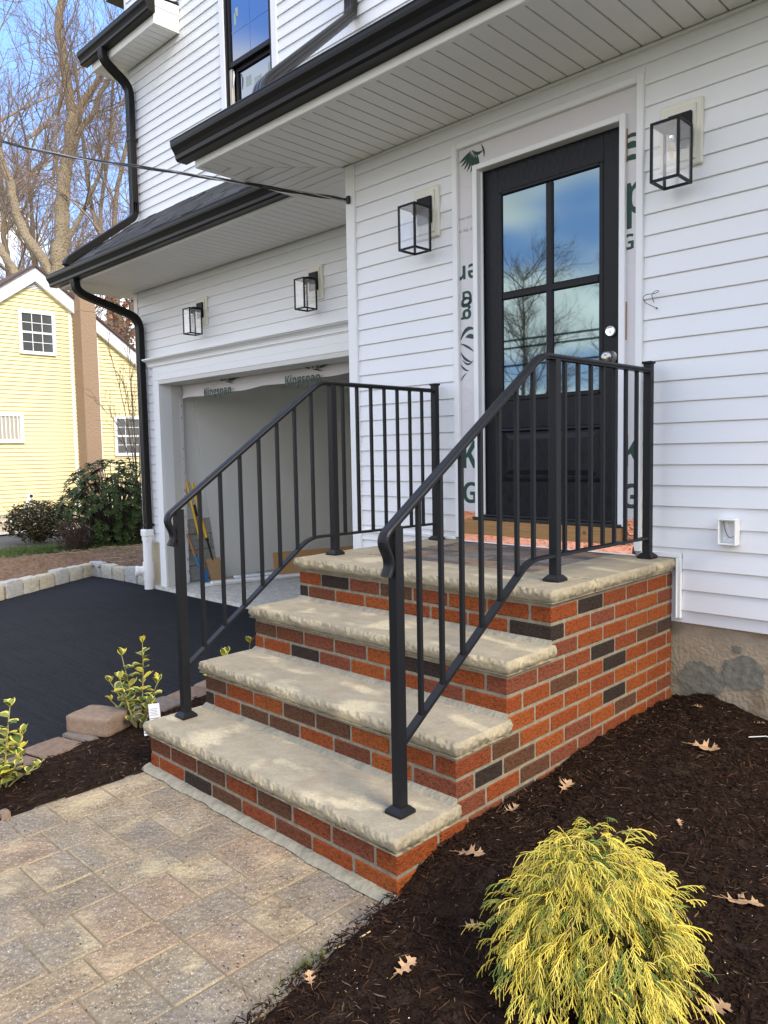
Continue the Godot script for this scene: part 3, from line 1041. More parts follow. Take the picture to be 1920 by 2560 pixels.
	d1b.sweep(bend([Vector3(sx, 4.32, -0.82), Vector3(sx, 4.16, -0.815), Vector3(sx, 3.55, -0.02), Vector3(sx, 3.49, 0.0)], 0.07), spout_profile(0.098, 0.074), Vector3(0, 0.6, 0.8))
	part("downspout_leader", d1b, M.gutter, H)
	spout(H, [Vector3(-6.68, 3.36, -0.075), Vector3(-6.69, 3.22, -0.10), Vector3(sx, 3.02, -0.82), Vector3(sx, 0.50, -0.82)], 0.13)
	bar("downspout_strap", Vector3(sx - 0.052, 0.60, -0.875), Vector3(sx + 0.052, 0.63, -0.779), M.gutter, d1, 0.002)
	bar("downspout_strap", Vector3(sx - 0.052, 5.0, -0.875), Vector3(sx + 0.052, 5.03, -0.779), M.gutter, d1, 0.002)
	spout(H, [Vector3(-3.05, 7.4, -0.825), Vector3(-3.05, 4.93, -0.825), Vector3(-2.22, 3.62, 0.72), Vector3(-2.16, 3.50, 0.79)], 0.09, Vector3(0, 0.4, 0.9))

func door(H: Node) -> void:
	# jamb: two legs and a head
	for q in [[-1.201, -1.168, -0.001], [-0.286, -0.253, 0.0]]:
		bar("door_frame", Vector3(q[0], 1.005, -0.10), Vector3(q[1], 3.052, 0.016), M.trim, H, 0.003)
	bar("door_frame", Vector3(-1.168, 3.022, -0.10), Vector3(-0.286, 3.052, 0.0155), M.trim, H, 0.003)
	bar("door_stop", Vector3(-1.168, 1.02, -0.035), Vector3(-1.158, 3.022, -0.024), M.trim, H, 0.001)
	var zf := -0.045
	var d := bar("door", Vector3(-1.183, 1.018, zf - 0.044), Vector3(-0.272, 3.023, zf - 0.012), M.door, H, 0.0, "black door with four glass panes over one raised panel")
	# stiles and rails proud of the core
	var b := 0.002
	bar("door_stile", Vector3(-1.182, 1.018, zf - 0.02), Vector3(-1.060, 3.022, zf), M.door, d, b)
	bar("door_stile", Vector3(-0.400, 1.018, zf - 0.02), Vector3(-0.274, 3.022, zf), M.door, d, b)
	bar("door_rail", Vector3(-1.060, 2.875, zf - 0.02), Vector3(-0.400, 3.022, zf), M.door, d, b)
	bar("door_rail", Vector3(-1.060, 1.535, zf - 0.02), Vector3(-0.400, 1.698, zf), M.door, d, b)
	bar("door_rail", Vector3(-1.060, 1.018, zf - 0.02), Vector3(-0.400, 1.230, zf), M.door, d, b)
	var mz := [zf - 0.012, zf + 0.006]
	for q in [[-1.062, -1.036, 1.70, 2.875], [-0.424, -0.398, 1.70, 2.875]]:
		bar("glazing_bead", Vector3(q[0], q[2], mz[0]), Vector3(q[1], q[3], mz[1]), M.door, d, 0.005)
	for q in [[1.692, 1.718], [2.857, 2.880]]:
		bar("glazing_bead", Vector3(-1.036, q[0], mz[0]), Vector3(-0.424, q[1], mz[1] - 0.0004), M.door, d, 0.005)
	bar("muntin", Vector3(-0.745, 1.718, mz[0]), Vector3(-0.700, 2.857, mz[1] - 0.001), M.door, d, 0.009)
	bar("muntin", Vector3(-1.036, 2.270, mz[0]), Vector3(-0.424, 2.315, mz[1] - 0.002), M.door, d, 0.009)
	for q in [[-1.036, -0.745, 2.315, 2.857], [-0.700, -0.424, 2.315, 2.857], [-1.036, -0.745, 1.718, 2.270], [-0.700, -0.424, 1.718, 2.270]]:
		bar("pane", Vector3(q[0], q[2], zf - 0.0115), Vector3(q[1], q[3], zf - 0.0075), M.doorglass, d, 0.0)
	# raised panel
	var rp := MB.new()
	var o := [Vector2(-1.058, 1.232), Vector2(-0.402, 1.533)]
	var steps_in := [[0.0, 0.0], [0.012, 0.006], [0.022, -0.010], [0.034, -0.010], [0.062, -0.001]]
	for k in steps_in.size() - 1:
		var p: Array = steps_in[k]
		var q: Array = steps_in[k + 1]
		var A := [Vector3(o[0].x + p[0], o[0].y + p[0], zf + p[1]), Vector3(o[1].x - p[0], o[0].y + p[0], zf + p[1]), Vector3(o[1].x - p[0], o[1].y - p[0], zf + p[1]), Vector3(o[0].x + p[0], o[1].y - p[0], zf + p[1])]
		var Bq := [Vector3(o[0].x + q[0], o[0].y + q[0], zf + q[1]), Vector3(o[1].x - q[0], o[0].y + q[0], zf + q[1]), Vector3(o[1].x - q[0], o[1].y - q[0], zf + q[1]), Vector3(o[0].x + q[0], o[1].y - q[0], zf + q[1])]
		for i in 4:
			rp.quad_o(A[i], A[(i + 1) % 4], Bq[(i + 1) % 4], Bq[i], Vector3(-0.73, 1.38, -1.0))
	rp.quad_o(Vector3(o[0].x + 0.062, o[0].y + 0.062, zf - 0.001), Vector3(o[1].x - 0.062, o[0].y + 0.062, zf - 0.001), Vector3(o[1].x - 0.062, o[1].y - 0.062, zf - 0.001), Vector3(o[0].x + 0.062, o[1].y - 0.062, zf - 0.001), Vector3(-0.73, 1.38, -1.0))
	part("raised_panel", rp, M.door, d)
	# knob and deadbolt
	var kn := MB.new()
	lathe(kn, Vector3(-0.352, 1.878, zf), Vector3(0, 0, 1), [[0.032, 0.0], [0.032, 0.006], [0.014, 0.012], [0.013, 0.028], [0.024, 0.034], [0.030, 0.046], [0.029, 0.058], [0.021, 0.066], [0.010, 0.0685], [0.009, 0.066], [0.0, 0.066]], 24)
	part("door_knob", kn, M.steel, d)
	var db := MB.new()
	lathe(db, Vector3(-0.352, 2.010, zf), Vector3(0, 0, 1), [[0.030, 0.0], [0.0295, 0.014], [0.026, 0.020], [0.0225, 0.021], [0.0215, 0.018], [0.0, 0.018]], 24)
	part("deadbolt", db, M.chrome, d)
	var kh := MB.new()
	kh.box(Vector3(-0.352, 2.005, zf + 0.0185), Vector3(0.003, 0.011, 0.002), 0.0)
	part("keyhole", kh, M.black, d)
	# threshold, kick board and copper pan flashing
	bar("threshold", Vector3(-1.215, 1.0, -0.09), Vector3(-0.262, 1.017, 0.028), M.black, H, 0.004)
	bar("threshold", Vector3(-1.168, 1.017, -0.09), Vector3(-0.286, 1.030, -0.02), M.black, H, 0.004)
	bar("kick_board", Vector3(-1.296, 0.912, -0.03), Vector3(-0.262, 0.999, 0.024), M.wood, H, 0.003, "bare knotty timber board under the door")
	for q in [[-0.47, 0.965, 0.011], [-0.435, 0.948, 0.007]]:
		var kt := MB.new()
		lathe(kt, Vector3(q[0], q[1], 0.0238), Vector3(0, 0, 1), [[q[2], 0.0], [q[2] * 0.7, 0.001], [0.0, 0.0012]], 12)
		part("wood_knot", kt, M.woodbrown, H)
	var cu := MB.new()
	cu.grid(60, 4, func(i, j):
		var xx: float = lerpf(-1.312, -0.197, i / 60.0)
		var yy: float = lerpf(0.868, 0.913, j / 4.0)
		return Vector3(xx, yy, 0.020 + 0.010 * (1.0 - j / 4.0) + 0.003 * fnl.get_noise_2d(xx * 300, yy * 300)))
	part("copper_flashing", cu, M.copper, H)
	bar("copper_flashing", Vector3(-1.313, 0.868, -0.007), Vector3(-1.205, 1.045, -0.0035), M.copper, H, 0.0)
	bar("copper_flashing", Vector3(-0.258, 0.868, -0.007), Vector3(-0.197, 1.045, -0.0035), M.copper, H, 0.0)
	bar("flashing_edge", Vector3(-1.31, 0.8655, 0.028), Vector3(-0.18, 0.872, 0.036), M.white, H, 0.001)

func lathe(mb: MB, at: Vector3, axis: Vector3, prof: Array, sides := 20) -> void:
	var ref := Vector3.UP if absf(axis.y) < 0.9 else Vector3.RIGHT
	var u := axis.cross(ref).normalized()
	var w := axis.cross(u).normalized()
	var st := mb.v.size()
	for i in prof.size():
		var a: Array = prof[maxi(i - 1, 0)]
		var b: Array = prof[mini(i + 1, prof.size() - 1)]
		var t := Vector2(b[0] - a[0], b[1] - a[1]).normalized()
		for k in sides:
			var an := TAU * k / sides
			var r := u * cos(an) + w * sin(an)
			mb.vert(at + r * prof[i][0] + axis * prof[i][1], (r * t.y - axis * t.x).normalized())
	for i in prof.size() - 1:
		for k in sides:
			var a := st + i * sides + k
			var b := st + i * sides + (k + 1) % sides
			var f := (mb.v[b + sides] - mb.v[a]).cross(mb.v[a + sides] - mb.v[a])
			if f.length_squared() < 1e-18:
				f = (mb.v[b] - mb.v[a]).cross(mb.v[b + sides] - mb.v[a])
			if f.dot(mb.n[a] + mb.n[a + sides]) >= 0.0:
				mb.ix.append_array([a, a + sides, b + sides, a, b + sides, b])
			else:
				mb.ix.append_array([a, b + sides, a + sides, a, b, b + sides])

func letters(text: String, at: Vector3, height: float, parent: Node, mat: Material, flip := false, weight := 800, slant := 0.0, tight := 1.0) -> void:
	var f := SystemFont.new()
	f.font_names = PackedStringArray(["Droid Sans", "Droid Sans Fallback"])
	f.font_weight = weight
	f.font_italic = slant != 0.0
	var t := TextMesh.new()
	t.text = text
	t.font = f
	t.font_size = 64
	t.pixel_size = height / 64.0 / 0.72
	t.depth = 0.0006
	var o := MeshInstance3D.new()
	o.name = "printed_letters"
	o.mesh = t
	o.material_override = mat
	parent.add_child(o, true)
	var bs := Basis.from_scale(Vector3(tight, 1, 1))
	if flip:
		bs = Basis(Vector3(0, 0, 1), PI) * bs
	o.transform = Transform3D(bs, at)

func blade(mb: MB, p: Array, w: float, z: float) -> void:      # a leaf-shaped printed stroke along three points
	var poly := PackedVector2Array()
	var back := PackedVector2Array()
	for k in 9:
		var t := k / 8.0
		var a: Vector2 = p[0].lerp(p[1], t).lerp(p[1].lerp(p[2], t), t)
		var b: Vector2 = p[0].lerp(p[1], t + 0.05).lerp(p[1].lerp(p[2], t + 0.05), t + 0.05)
		var nn := (b - a).normalized().orthogonal()
		var h := w * sin(PI * clampf(t * 0.93 + 0.05, 0.0, 1.0))
		poly.append(a + nn * h)
		back.append(a - nn * h)
	back.reverse()
	poly.append_array(back)
	mb.extrude(poly, Vector3(0, 0, z), Vector3(1, 0, 0), Vector3(0, 1, 0), Vector3(0, 0, 0.0006))

func wrap_print(hw: Node, hr: Node) -> void:
	var z := -0.0072
	letters("er", Vector3(-1.250, 2.455, z), 0.105, hw, M.print, true)
	letters("G", Vector3(-1.262, 2.315, z), 0.085, hw, M.print, true)
	letters("g", Vector3(-1.268, 2.225, z), 0.115, hw, M.print, true)
	letters("K", Vector3(-1.262, 1.385, z), 0.165, hw, M.print)
	letters("G", Vector3(-1.255, 1.155, z), 0.125, hw, M.print)
	letters("for the mo", Vector3(-1.268, 2.705, z), 0.020, hw, M.printgrey, true, 500)
	letters("house wrap", Vector3(-1.262, 2.775, z), 0.016, hw, M.printgrey, true, 400)
	letters("p", Vector3(-0.206, 2.66, z), 0.20, hr, M.print)
	letters("Gu", Vector3(-0.214, 2.43, z), 0.075, hr, M.print)
	letters("K", Vector3(-0.222, 1.39, z), 0.165, hr, M.print)
	letters("G", Vector3(-0.228, 1.16, z), 0.125, hr, M.print)
	var m := MB.new()
	# striped mane at the upper left corner
	for k in 7:
		var a := 0.35 + k * 0.19
		var c := Vector2(-1.175, 3.165)
		blade(m, [c + Vector2(-cos(a), -sin(a)) * 0.05, c + Vector2(-cos(a + 0.16), -sin(a + 0.16)) * 0.10, c + Vector2(-cos(a + 0.1), -sin(a + 0.1)) * 0.150], 0.0095, z)
	blade(m, [Vector2(-1.215, 3.15), Vector2(-1.18, 3.10), Vector2(-1.135, 3.13)], 0.010, z + 0.0001)
	blade(m, [Vector2(-1.15, 3.165), Vector2(-1.12, 3.12), Vector2(-1.13, 3.085)], 0.006, z + 0.0002)
	# profile strokes on the left strip
	for q in [[[-1.312, 2.075], [-1.27, 2.165], [-1.20, 2.12], 0.012], [[-1.275, 2.085], [-1.23, 2.10], [-1.205, 2.065], 0.014], [[-1.312, 2.05], [-1.26, 2.035], [-1.21, 1.99], 0.007], [[-1.312, 2.0], [-1.285, 1.945], [-1.225, 1.935], 0.008], [[-1.30, 1.955], [-1.26, 1.90], [-1.22, 1.945], 0.006], [[-1.315, 1.93], [-1.29, 1.89], [-1.25, 1.885], 0.006], [[-1.315, 1.83], [-1.295, 1.86], [-1.27, 1.875], 0.004]]:
		blade(m, [Vector2(q[0][0], q[0][1]), Vector2(q[1][0], q[1][1]), Vector2(q[2][0], q[2][1])], q[3], z + 0.0003)
	part("printed_emblem", m, M.print, hw)
	var r := MB.new()
	for q in [[[-0.255, 2.925], [-0.225, 2.965], [-0.195, 2.92], 0.010], [[-0.255, 2.885], [-0.225, 2.915], [-0.195, 2.875], 0.017], [[-0.255, 2.825], [-0.225, 2.855], [-0.195, 2.815], 0.014]]:
		blade(r, [Vector2(q[0][0] - 0.02, q[0][1]), Vector2(q[1][0], q[1][1]), Vector2(q[2][0] + 0.02, q[2][1])], q[3], z)
	part("printed_emblem", r, M.print, hr)

func window(H: Node) -> void:
	var z := GZ + 0.008
	var y0 := 4.55
	var y1 := 6.55
	bar("window_trim", Vector3(-4.964, y0, GZ - 0.01), Vector3(-4.886, y1 + 0.08, z + 0.004), M.trim, H, 0.004)
	bar("window_trim", Vector3(-4.152, y0, GZ - 0.01), Vector3(-4.069, y1 + 0.08, z + 0.004), M.trim, H, 0.004)
	bar("window_trim", Vector3(-4.886, y1, GZ - 0.01), Vector3(-4.152, y1 + 0.08, z + 0.0036), M.trim, H, 0.004)
	var w := bar("window", Vector3(-4.885, y0, -1.06), Vector3(-4.153, y1, -1.03), M.drywall, H, 0.0, "tall black framed sash window with stickers on its glass")
	bar("frame", Vector3(-4.885, y0, -1.03), Vector3(-4.858, y1, z - 0.004), M.lantern, w, 0.002)
	bar("frame", Vector3(-4.180, y0, -1.03), Vector3(-4.153, y1, z - 0.004), M.lantern, w, 0.002)
	bar("frame", Vector3(-4.858, y1 - 0.03, -1.03), Vector3(-4.180, y1, z - 0.005), M.lantern, w, 0.002)
	# upper sash forward, lower sash behind it
	bar("sash", Vector3(-4.856, 5.172, GZ - 0.05), Vector3(-4.826, y1 - 0.03, GZ - 0.012), M.lantern, w, 0.003)
	bar("sash", Vector3(-4.212, 5.172, GZ - 0.05), Vector3(-4.182, y1 - 0.03, GZ - 0.012), M.lantern, w, 0.003)
	bar("sash", Vector3(-4.826, 5.172, GZ - 0.05), Vector3(-4.212, 5.222, GZ - 0.0125), M.lantern, w, 0.003)
	bar("pane", Vector3(-4.826, 5.222, GZ - 0.036), Vector3(-4.212, y1 - 0.03, GZ - 0.030), M.winglass, w, 0.0)
	bar("muntin", Vector3(-4.536, 5.222, GZ - 0.030), Vector3(-4.516, y1 - 0.03, GZ - 0.0285), M.winglass, w, 0.0)
	bar("muntin", Vector3(-4.826, 5.485, GZ - 0.0305), Vector3(-4.212, 5.505, GZ - 0.0282), M.winglass, w, 0.0)
	bar("sash", Vector3(-4.80, 5.13, GZ - 0.095), Vector3(-4.185, 5.175, GZ - 0.055), M.lantern, w, 0.003)
	bar("sash", Vector3(-4.80, y0, GZ - 0.095), Vector3(-4.765, 5.13, GZ - 0.055), M.lantern, w, 0.003)
	bar("sash", Vector3(-4.205, y0, GZ - 0.095), Vector3(-4.182, 5.13, GZ - 0.055), M.lantern, w, 0.003)
	bar("pane", Vector3(-4.765, y0, GZ - 0.08), Vector3(-4.205, 5.13, GZ - 0.074), M.winglass, w, 0.0)
	for q in [[-4.858, -4.838], [-4.832, -4.818]]:
		bar("jamb_liner", Vector3(q[0], y0, GZ - 0.05), Vector3(q[1], 5.168, GZ - 0.02), M.beige, w, 0.003)
	var cord := MB.new()
	cord.tube([Vector3(-4.795, 5.14, GZ - 0.03), Vector3(-4.783, 5.09, GZ - 0.022), Vector3(-4.79, 5.04, GZ - 0.02), Vector3(-4.797, 5.0, GZ - 0.022)], [0.004, 0.009, 0.008, 0.004], 6)
	part("sash_tab", cord, M.white, w)
	for q in [[-4.74, -4.70, 5.62, 5.70], [-4.765, -4.735, 5.55, 5.66]]:
		bar("sticker", Vector3(q[0], q[2], GZ - 0.030), Vector3(q[1], q[3], GZ - 0.0285), M.sticker, w, 0.0)
	for q in [[-4.66, -4.58, 4.96, 5.05], [-4.53, -4.42, 4.66, 5.00], [-4.31, -4.235, 4.96, 5.06]]:
		bar("sticker", Vector3(q[0], q[2], GZ - 0.074), Vector3(q[1], q[3], GZ - 0.0725), M.sticker, w, 0.0)

# ---------------------------------------------------------------- garage
func garage_interior() -> void:
	var H: Node3D = get_node("white_house")
	var fl := MB.new()
	fl.slab(Vector3(-6.60, -0.40, -6.6), Vector3(-2.2, -0.098, -0.83))
	part("garage_floor", fl, M.concrete, H)
	bar("garage_side_wall", Vector3(-6.62, -0.1, -6.6), Vector3(-6.475, 2.75, -1.03), M.drywall, H, 0.0)
	bar("garage_side_wall", Vector3(-2.50, -0.1, -6.6), Vector3(-2.36, 2.75, -1.02), M.drywall, H, 0.0)
	bar("garage_back_wall", Vector3(-6.62, -0.1, -6.75), Vector3(-2.3, 2.75, -6.6), M.drywall, H, 0.0)
	bar("garage_ceiling", Vector3(-6.62, 2.75, -6.75), Vector3(-2.3, 2.85, -1.02), M.drywall, H, 0.0)
	bar("garage_side_wall", Vector3(-2.62, -0.1, -1.02), Vector3(-2.27, 2.285, -0.90), M.trim, H, 0.0)
	# jamb and head of the opening
	bar("garage_jamb", Vector3(-6.47, -0.098, -1.135), Vector3(-6.3875, 2.285, GZ - 0.005), M.jamb, H, 0.003)
	bar("garage_jamb", Vector3(-6.3875, 2.240, -1.135), Vector3(-2.62, 2.2845, GZ + 0.016), M.jamb, H, 0.003)
	# block wall left bare in the corner
	var cw := bar("block_wall", Vector3(-6.476, -0.098, -2.2), Vector3(-6.470, 0.66, -1.136), M.mortar, H, 0.0)
	for r in 4:
		for k in 4:
			var z0 := -1.14 - k * 0.40 + (0.2 if r % 2 else 0.0)
			var za := minf(z0, -1.138)
			var zb := maxf(z0 - 0.388, -2.19)
			if za - zb > 0.05:
				bar("concrete_block", Vector3(-6.474, -0.09 + r * 0.19, zb), Vector3(-6.462, -0.09 + r * 0.19 + 0.178, za), M.cmu, cw, 0.003)
	# ragged wrap hanging from the head and down the jamb edge
	var hw := MB.new()
	hw.grid(60, 6, func(i, j):
		var x: float = lerpf(-6.36, -2.66, i / 60.0)
		var t: float = j / 6.0
		var bot: float = 2.085 + 0.05 * S(-6.3, -3.0, x) + 0.006 * sin(x * 9.0)
		return Vector3(x + (0.10 * t if i == 0 else 0.0), lerpf(2.262, bot, t), -1.140 + 0.035 * t * t + 0.012 * sin(x * 5.0) * t))
	var hn := part("loose_house_wrap", hw, M.wrap, H)
	hn.set_meta("label", "house wrap strip hanging from the garage door head")
	for k in 2:
		var x: float = [-5.55, -4.10][k]
		letters("Kingspan", Vector3(x, 2.118 + 0.012 * k, -1.090 + 0.004 * k), 0.088, hn, M.print, false, 600, 0.2)
		var m := MB.new()
		for q in [[[-0.02, 0.05], [-0.08, 0.09], [-0.10, 0.14], 0.012], [[0.02, 0.05], [0.03, 0.10], [-0.02, 0.15], 0.014], [[0.06, 0.04], [0.12, 0.08], [0.10, 0.15], 0.013], [[0.08, 0.03], [0.20, 0.09], [0.30, 0.13], 0.016], [[0.02, 0.03], [0.10, 0.02], [0.16, -0.03], 0.010]]:
			blade(m, [Vector2(x + 0.1 + q[0][0], 2.195 + 0.5 * q[0][1]), Vector2(x + 0.1 + q[1][0], 2.195 + 0.5 * q[1][1]), Vector2(x + 0.1 + q[2][0], 2.195 + 0.5 * q[2][1])], q[3] * 0.7, -1.118)
		part("printed_emblem", m, M.print, hn)
	var rag := MB.new()
	for k in 46:
		var y := -0.09 + k * 0.0507
		rag.slab(Vector3(-6.3872, y, -1.166 - 0.004 * sin(k * 2.3)), Vector3(-6.3835 + 0.0015 * sin(k * 1.7), y + 0.0505, -1.122 + 0.004 * sin(k * 1.1)), 0.0)
	var rg := part("torn_wrap_edge", rag, M.wrap, H)
	var dk := MB.new()
	for k in 13:
		var y: float = 0.05 + k * 0.165 + 0.03 * sin(k * 4.0)
		dk.box(Vector3(-6.3818, y, -1.146 - 0.003 * sin(k)), Vector3(0.001, 0.016 + 0.012 * sin(k * 2.3), 0.007), 0.0)
	part("printed_letters", dk, M.print, rg)
	# ---- things in the garage
	var pl := MB.new()
	pl.extrude(PackedVector2Array([Vector2(-1.625, -0.095), Vector2(-1.40, 1.55), Vector2(-1.36, 2.30), Vector2(-3.9, 2.30), Vector2(-3.9, -0.095)]), Vector3(-6.458, 0, 0), Vector3(0, 0, 1), Vector3(0, 1, 0), Vector3(0.013, 0, 0))
	whole("drywall_sheet", pl, M.drywall, "large grey drywall sheet with slanted edge along the garage side wall", "drywall")
	for q in [[-6.09, -1.17, -5.70, -2.35, 0.0, 0.11], [-6.03, -1.24, -5.55, -2.6, 0.026, 0.09], [-6.02, -1.55, -5.62, -2.9, 0.051, 0.07]]:
		var mb := MB.new()
		var a := Vector3(q[0], -0.084 + q[4], q[1])
		var b := Vector3(q[2], -0.084 + q[4], q[3])
		var dir := (b - a).normalized()
		mb.box((a + b) * 0.5, Vector3(a.distance_to(b), 0.024, q[5]), 0.003, Basis(dir, Vector3.UP, dir.cross(Vector3.UP)))
		whole("trim_board", mb, M.white, ["lowest white trim board of the stack on the garage floor", "middle white trim board of the stack on the garage floor", "topmost white trim board of the stack on the garage floor"][[0.0, 0.026, 0.051].find(q[4])], "board", "white trim boards on the garage floor")
	var bd := MB.new()
	var ba := Vector3(-5.86, 0.075, -2.02)
	var bb := Vector3(-4.85, 0.125, -4.2)
	var bdir := (bb - ba).normalized()
	bd.box((ba + bb) * 0.5, Vector3(ba.distance_to(bb), 0.29, 0.022), 0.002, Basis(bdir, Vector3.UP, bdir.cross(Vector3.UP)) * Basis(Vector3.RIGHT, -0.12))
	whole("timber_board", bd, M.wood, "long brown timber board on edge in the garage behind the steps", "board")
	var cb := MB.new()
	cb.box(Vector3(-5.12, 0.05, -2.55), Vector3(0.34, 0.25, 0.24), 0.006, Basis(Vector3.UP, 0.5))
	var box := thing("cardboard_box", Vector3(-5.12, -0.08, -2.55), "small brown cardboard box before the timber board in the garage", "box")
	part("box_body", cb, M.cardboard, box)
	var lb := MB.new()
	lb.box(Vector3(-5.075, 0.07, -2.41), Vector3(0.08, 0.07, 0.002), 0.0, Basis(Vector3.UP, 0.5))
	part("shipping_label", lb, M.white, box)
	# shovel and rake leaning in the corner
	var sh := thing("garden_shovel", Vector3(-6.27, -0.09, -1.42), "shovel with yellow fibreglass handle leaning in the garage corner", "shovel")
	var h1 := MB.new()
	h1.tube([Vector3(-6.30, 1.10, -1.20), Vector3(-6.29, 0.44, -1.36)], [0.016, 0.019], 8)
	part("handle", h1, M.toolyellow, sh)
	var h2 := MB.new()
	h2.tube([Vector3(-6.29, 0.44, -1.36), Vector3(-6.285, 0.40, -1.37)], [0.020, 0.020], 8)
	h2.tube([Vector3(-6.285, 0.40, -1.37), Vector3(-6.275, 0.16, -1.425)], [0.013, 0.013], 8)
	part("ferrule", h2, M.black, sh)
	var bl := MB.new()
	bl.extrude(PackedVector2Array([Vector2(-0.10, 0), Vector2(-0.085, 0.27), Vector2(0.085, 0.27), Vector2(0.10, 0), Vector2(0.05, -0.015), Vector2(-0.05, -0.015)]), Vector3(-6.24, -0.075, -1.485), Vector3(0.25, 0, -0.97).normalized(), Vector3(-0.12, 0.97, 0.24).normalized(), Vector3(0.004, 0.001, 0.001))
	part("shovel_blade", bl, M.cardboard, sh)
	var rk := thing("yellow_rake_handle", Vector3(-6.33, -0.09, -1.30), "long yellow tool handle leaning against the garage jamb", "tool")
	var r1 := MB.new()
	r1.tube([Vector3(-6.36, 1.12, -1.16), Vector3(-6.30, 0.30, -1.30)], [0.014, 0.014], 8)
	part("handle", r1, M.toolyellow, rk)
	var sp := thing("spade_handle", Vector3(-6.31, -0.09, -1.26), "brown wooden tool handle with blue socket by the garage jamb", "tool")
	var s1 := MB.new()
	s1.tube([Vector3(-6.36, 0.50, -1.145), Vector3(-6.31, 0.235, -1.21)], [0.017, 0.018], 8)
	part("handle", s1, M.toolwood, sp)
	var s2 := MB.new()
	s2.tube([Vector3(-6.31, 0.235, -1.21), Vector3(-6.28, 0.05, -1.27)], [0.019, 0.021], 8)
	s2.box(Vector3(-6.27, -0.02, -1.29), Vector3(0.01, 0.14, 0.12), 0.003)
	part("socket", s2, M.toolblue, sp)
	var gp := thing("dark_tool_grip", Vector3(-6.36, -0.09, -1.27), "slim tool with a black grip beside the yellow handle", "tool")
	var g1 := MB.new()
	g1.tube([Vector3(-6.36, 0.84, -1.25), Vector3(-6.35, 0.70, -1.27)], [0.018, 0.018], 8)
	part("grip", g1, M.black, gp)
	var g2 := MB.new()
	g2.tube([Vector3(-6.35, 0.70, -1.27), Vector3(-6.31, -0.085, -1.36)], [0.009, 0.009], 8)
	part("shaft", g2, M.toolwood, gp)

# ---------------------------------------------------------------- brick steps
var brick_meshes := {}
func brick_mesh(s: Vector3) -> Mesh:
	var key := Vector3i((s * 500.0).round())
	if not brick_meshes.has(key):
		var mb := MB.new()
		mb.box(Vector3.ZERO, s, 0.0035)
		brick_meshes[key] = mb.done()
	return brick_meshes[key]

func brick(st: Node, a: Vector3, b: Vector3, tone: int) -> void:
	var j := Vector3(rng.randf_range(-1, 1), 0, rng.randf_range(-1, 1)) * 0.0012
	var bs := Basis.from_euler(Vector3(rng.randf_range(-1, 1), rng.randf_range(-1, 1), rng.randf_range(-1, 1)) * 0.006)
	piece("brick", brick_mesh((b - a).abs()), M.brick[tone], st, (a + b) * 0.5 + j, bs)

func tone() -> int:
	var r := rng.randf()
	if r < 0.72: return rng.randi() % 3
	if r < 0.90: return 3
	if r < 0.955: return 4
	return 5

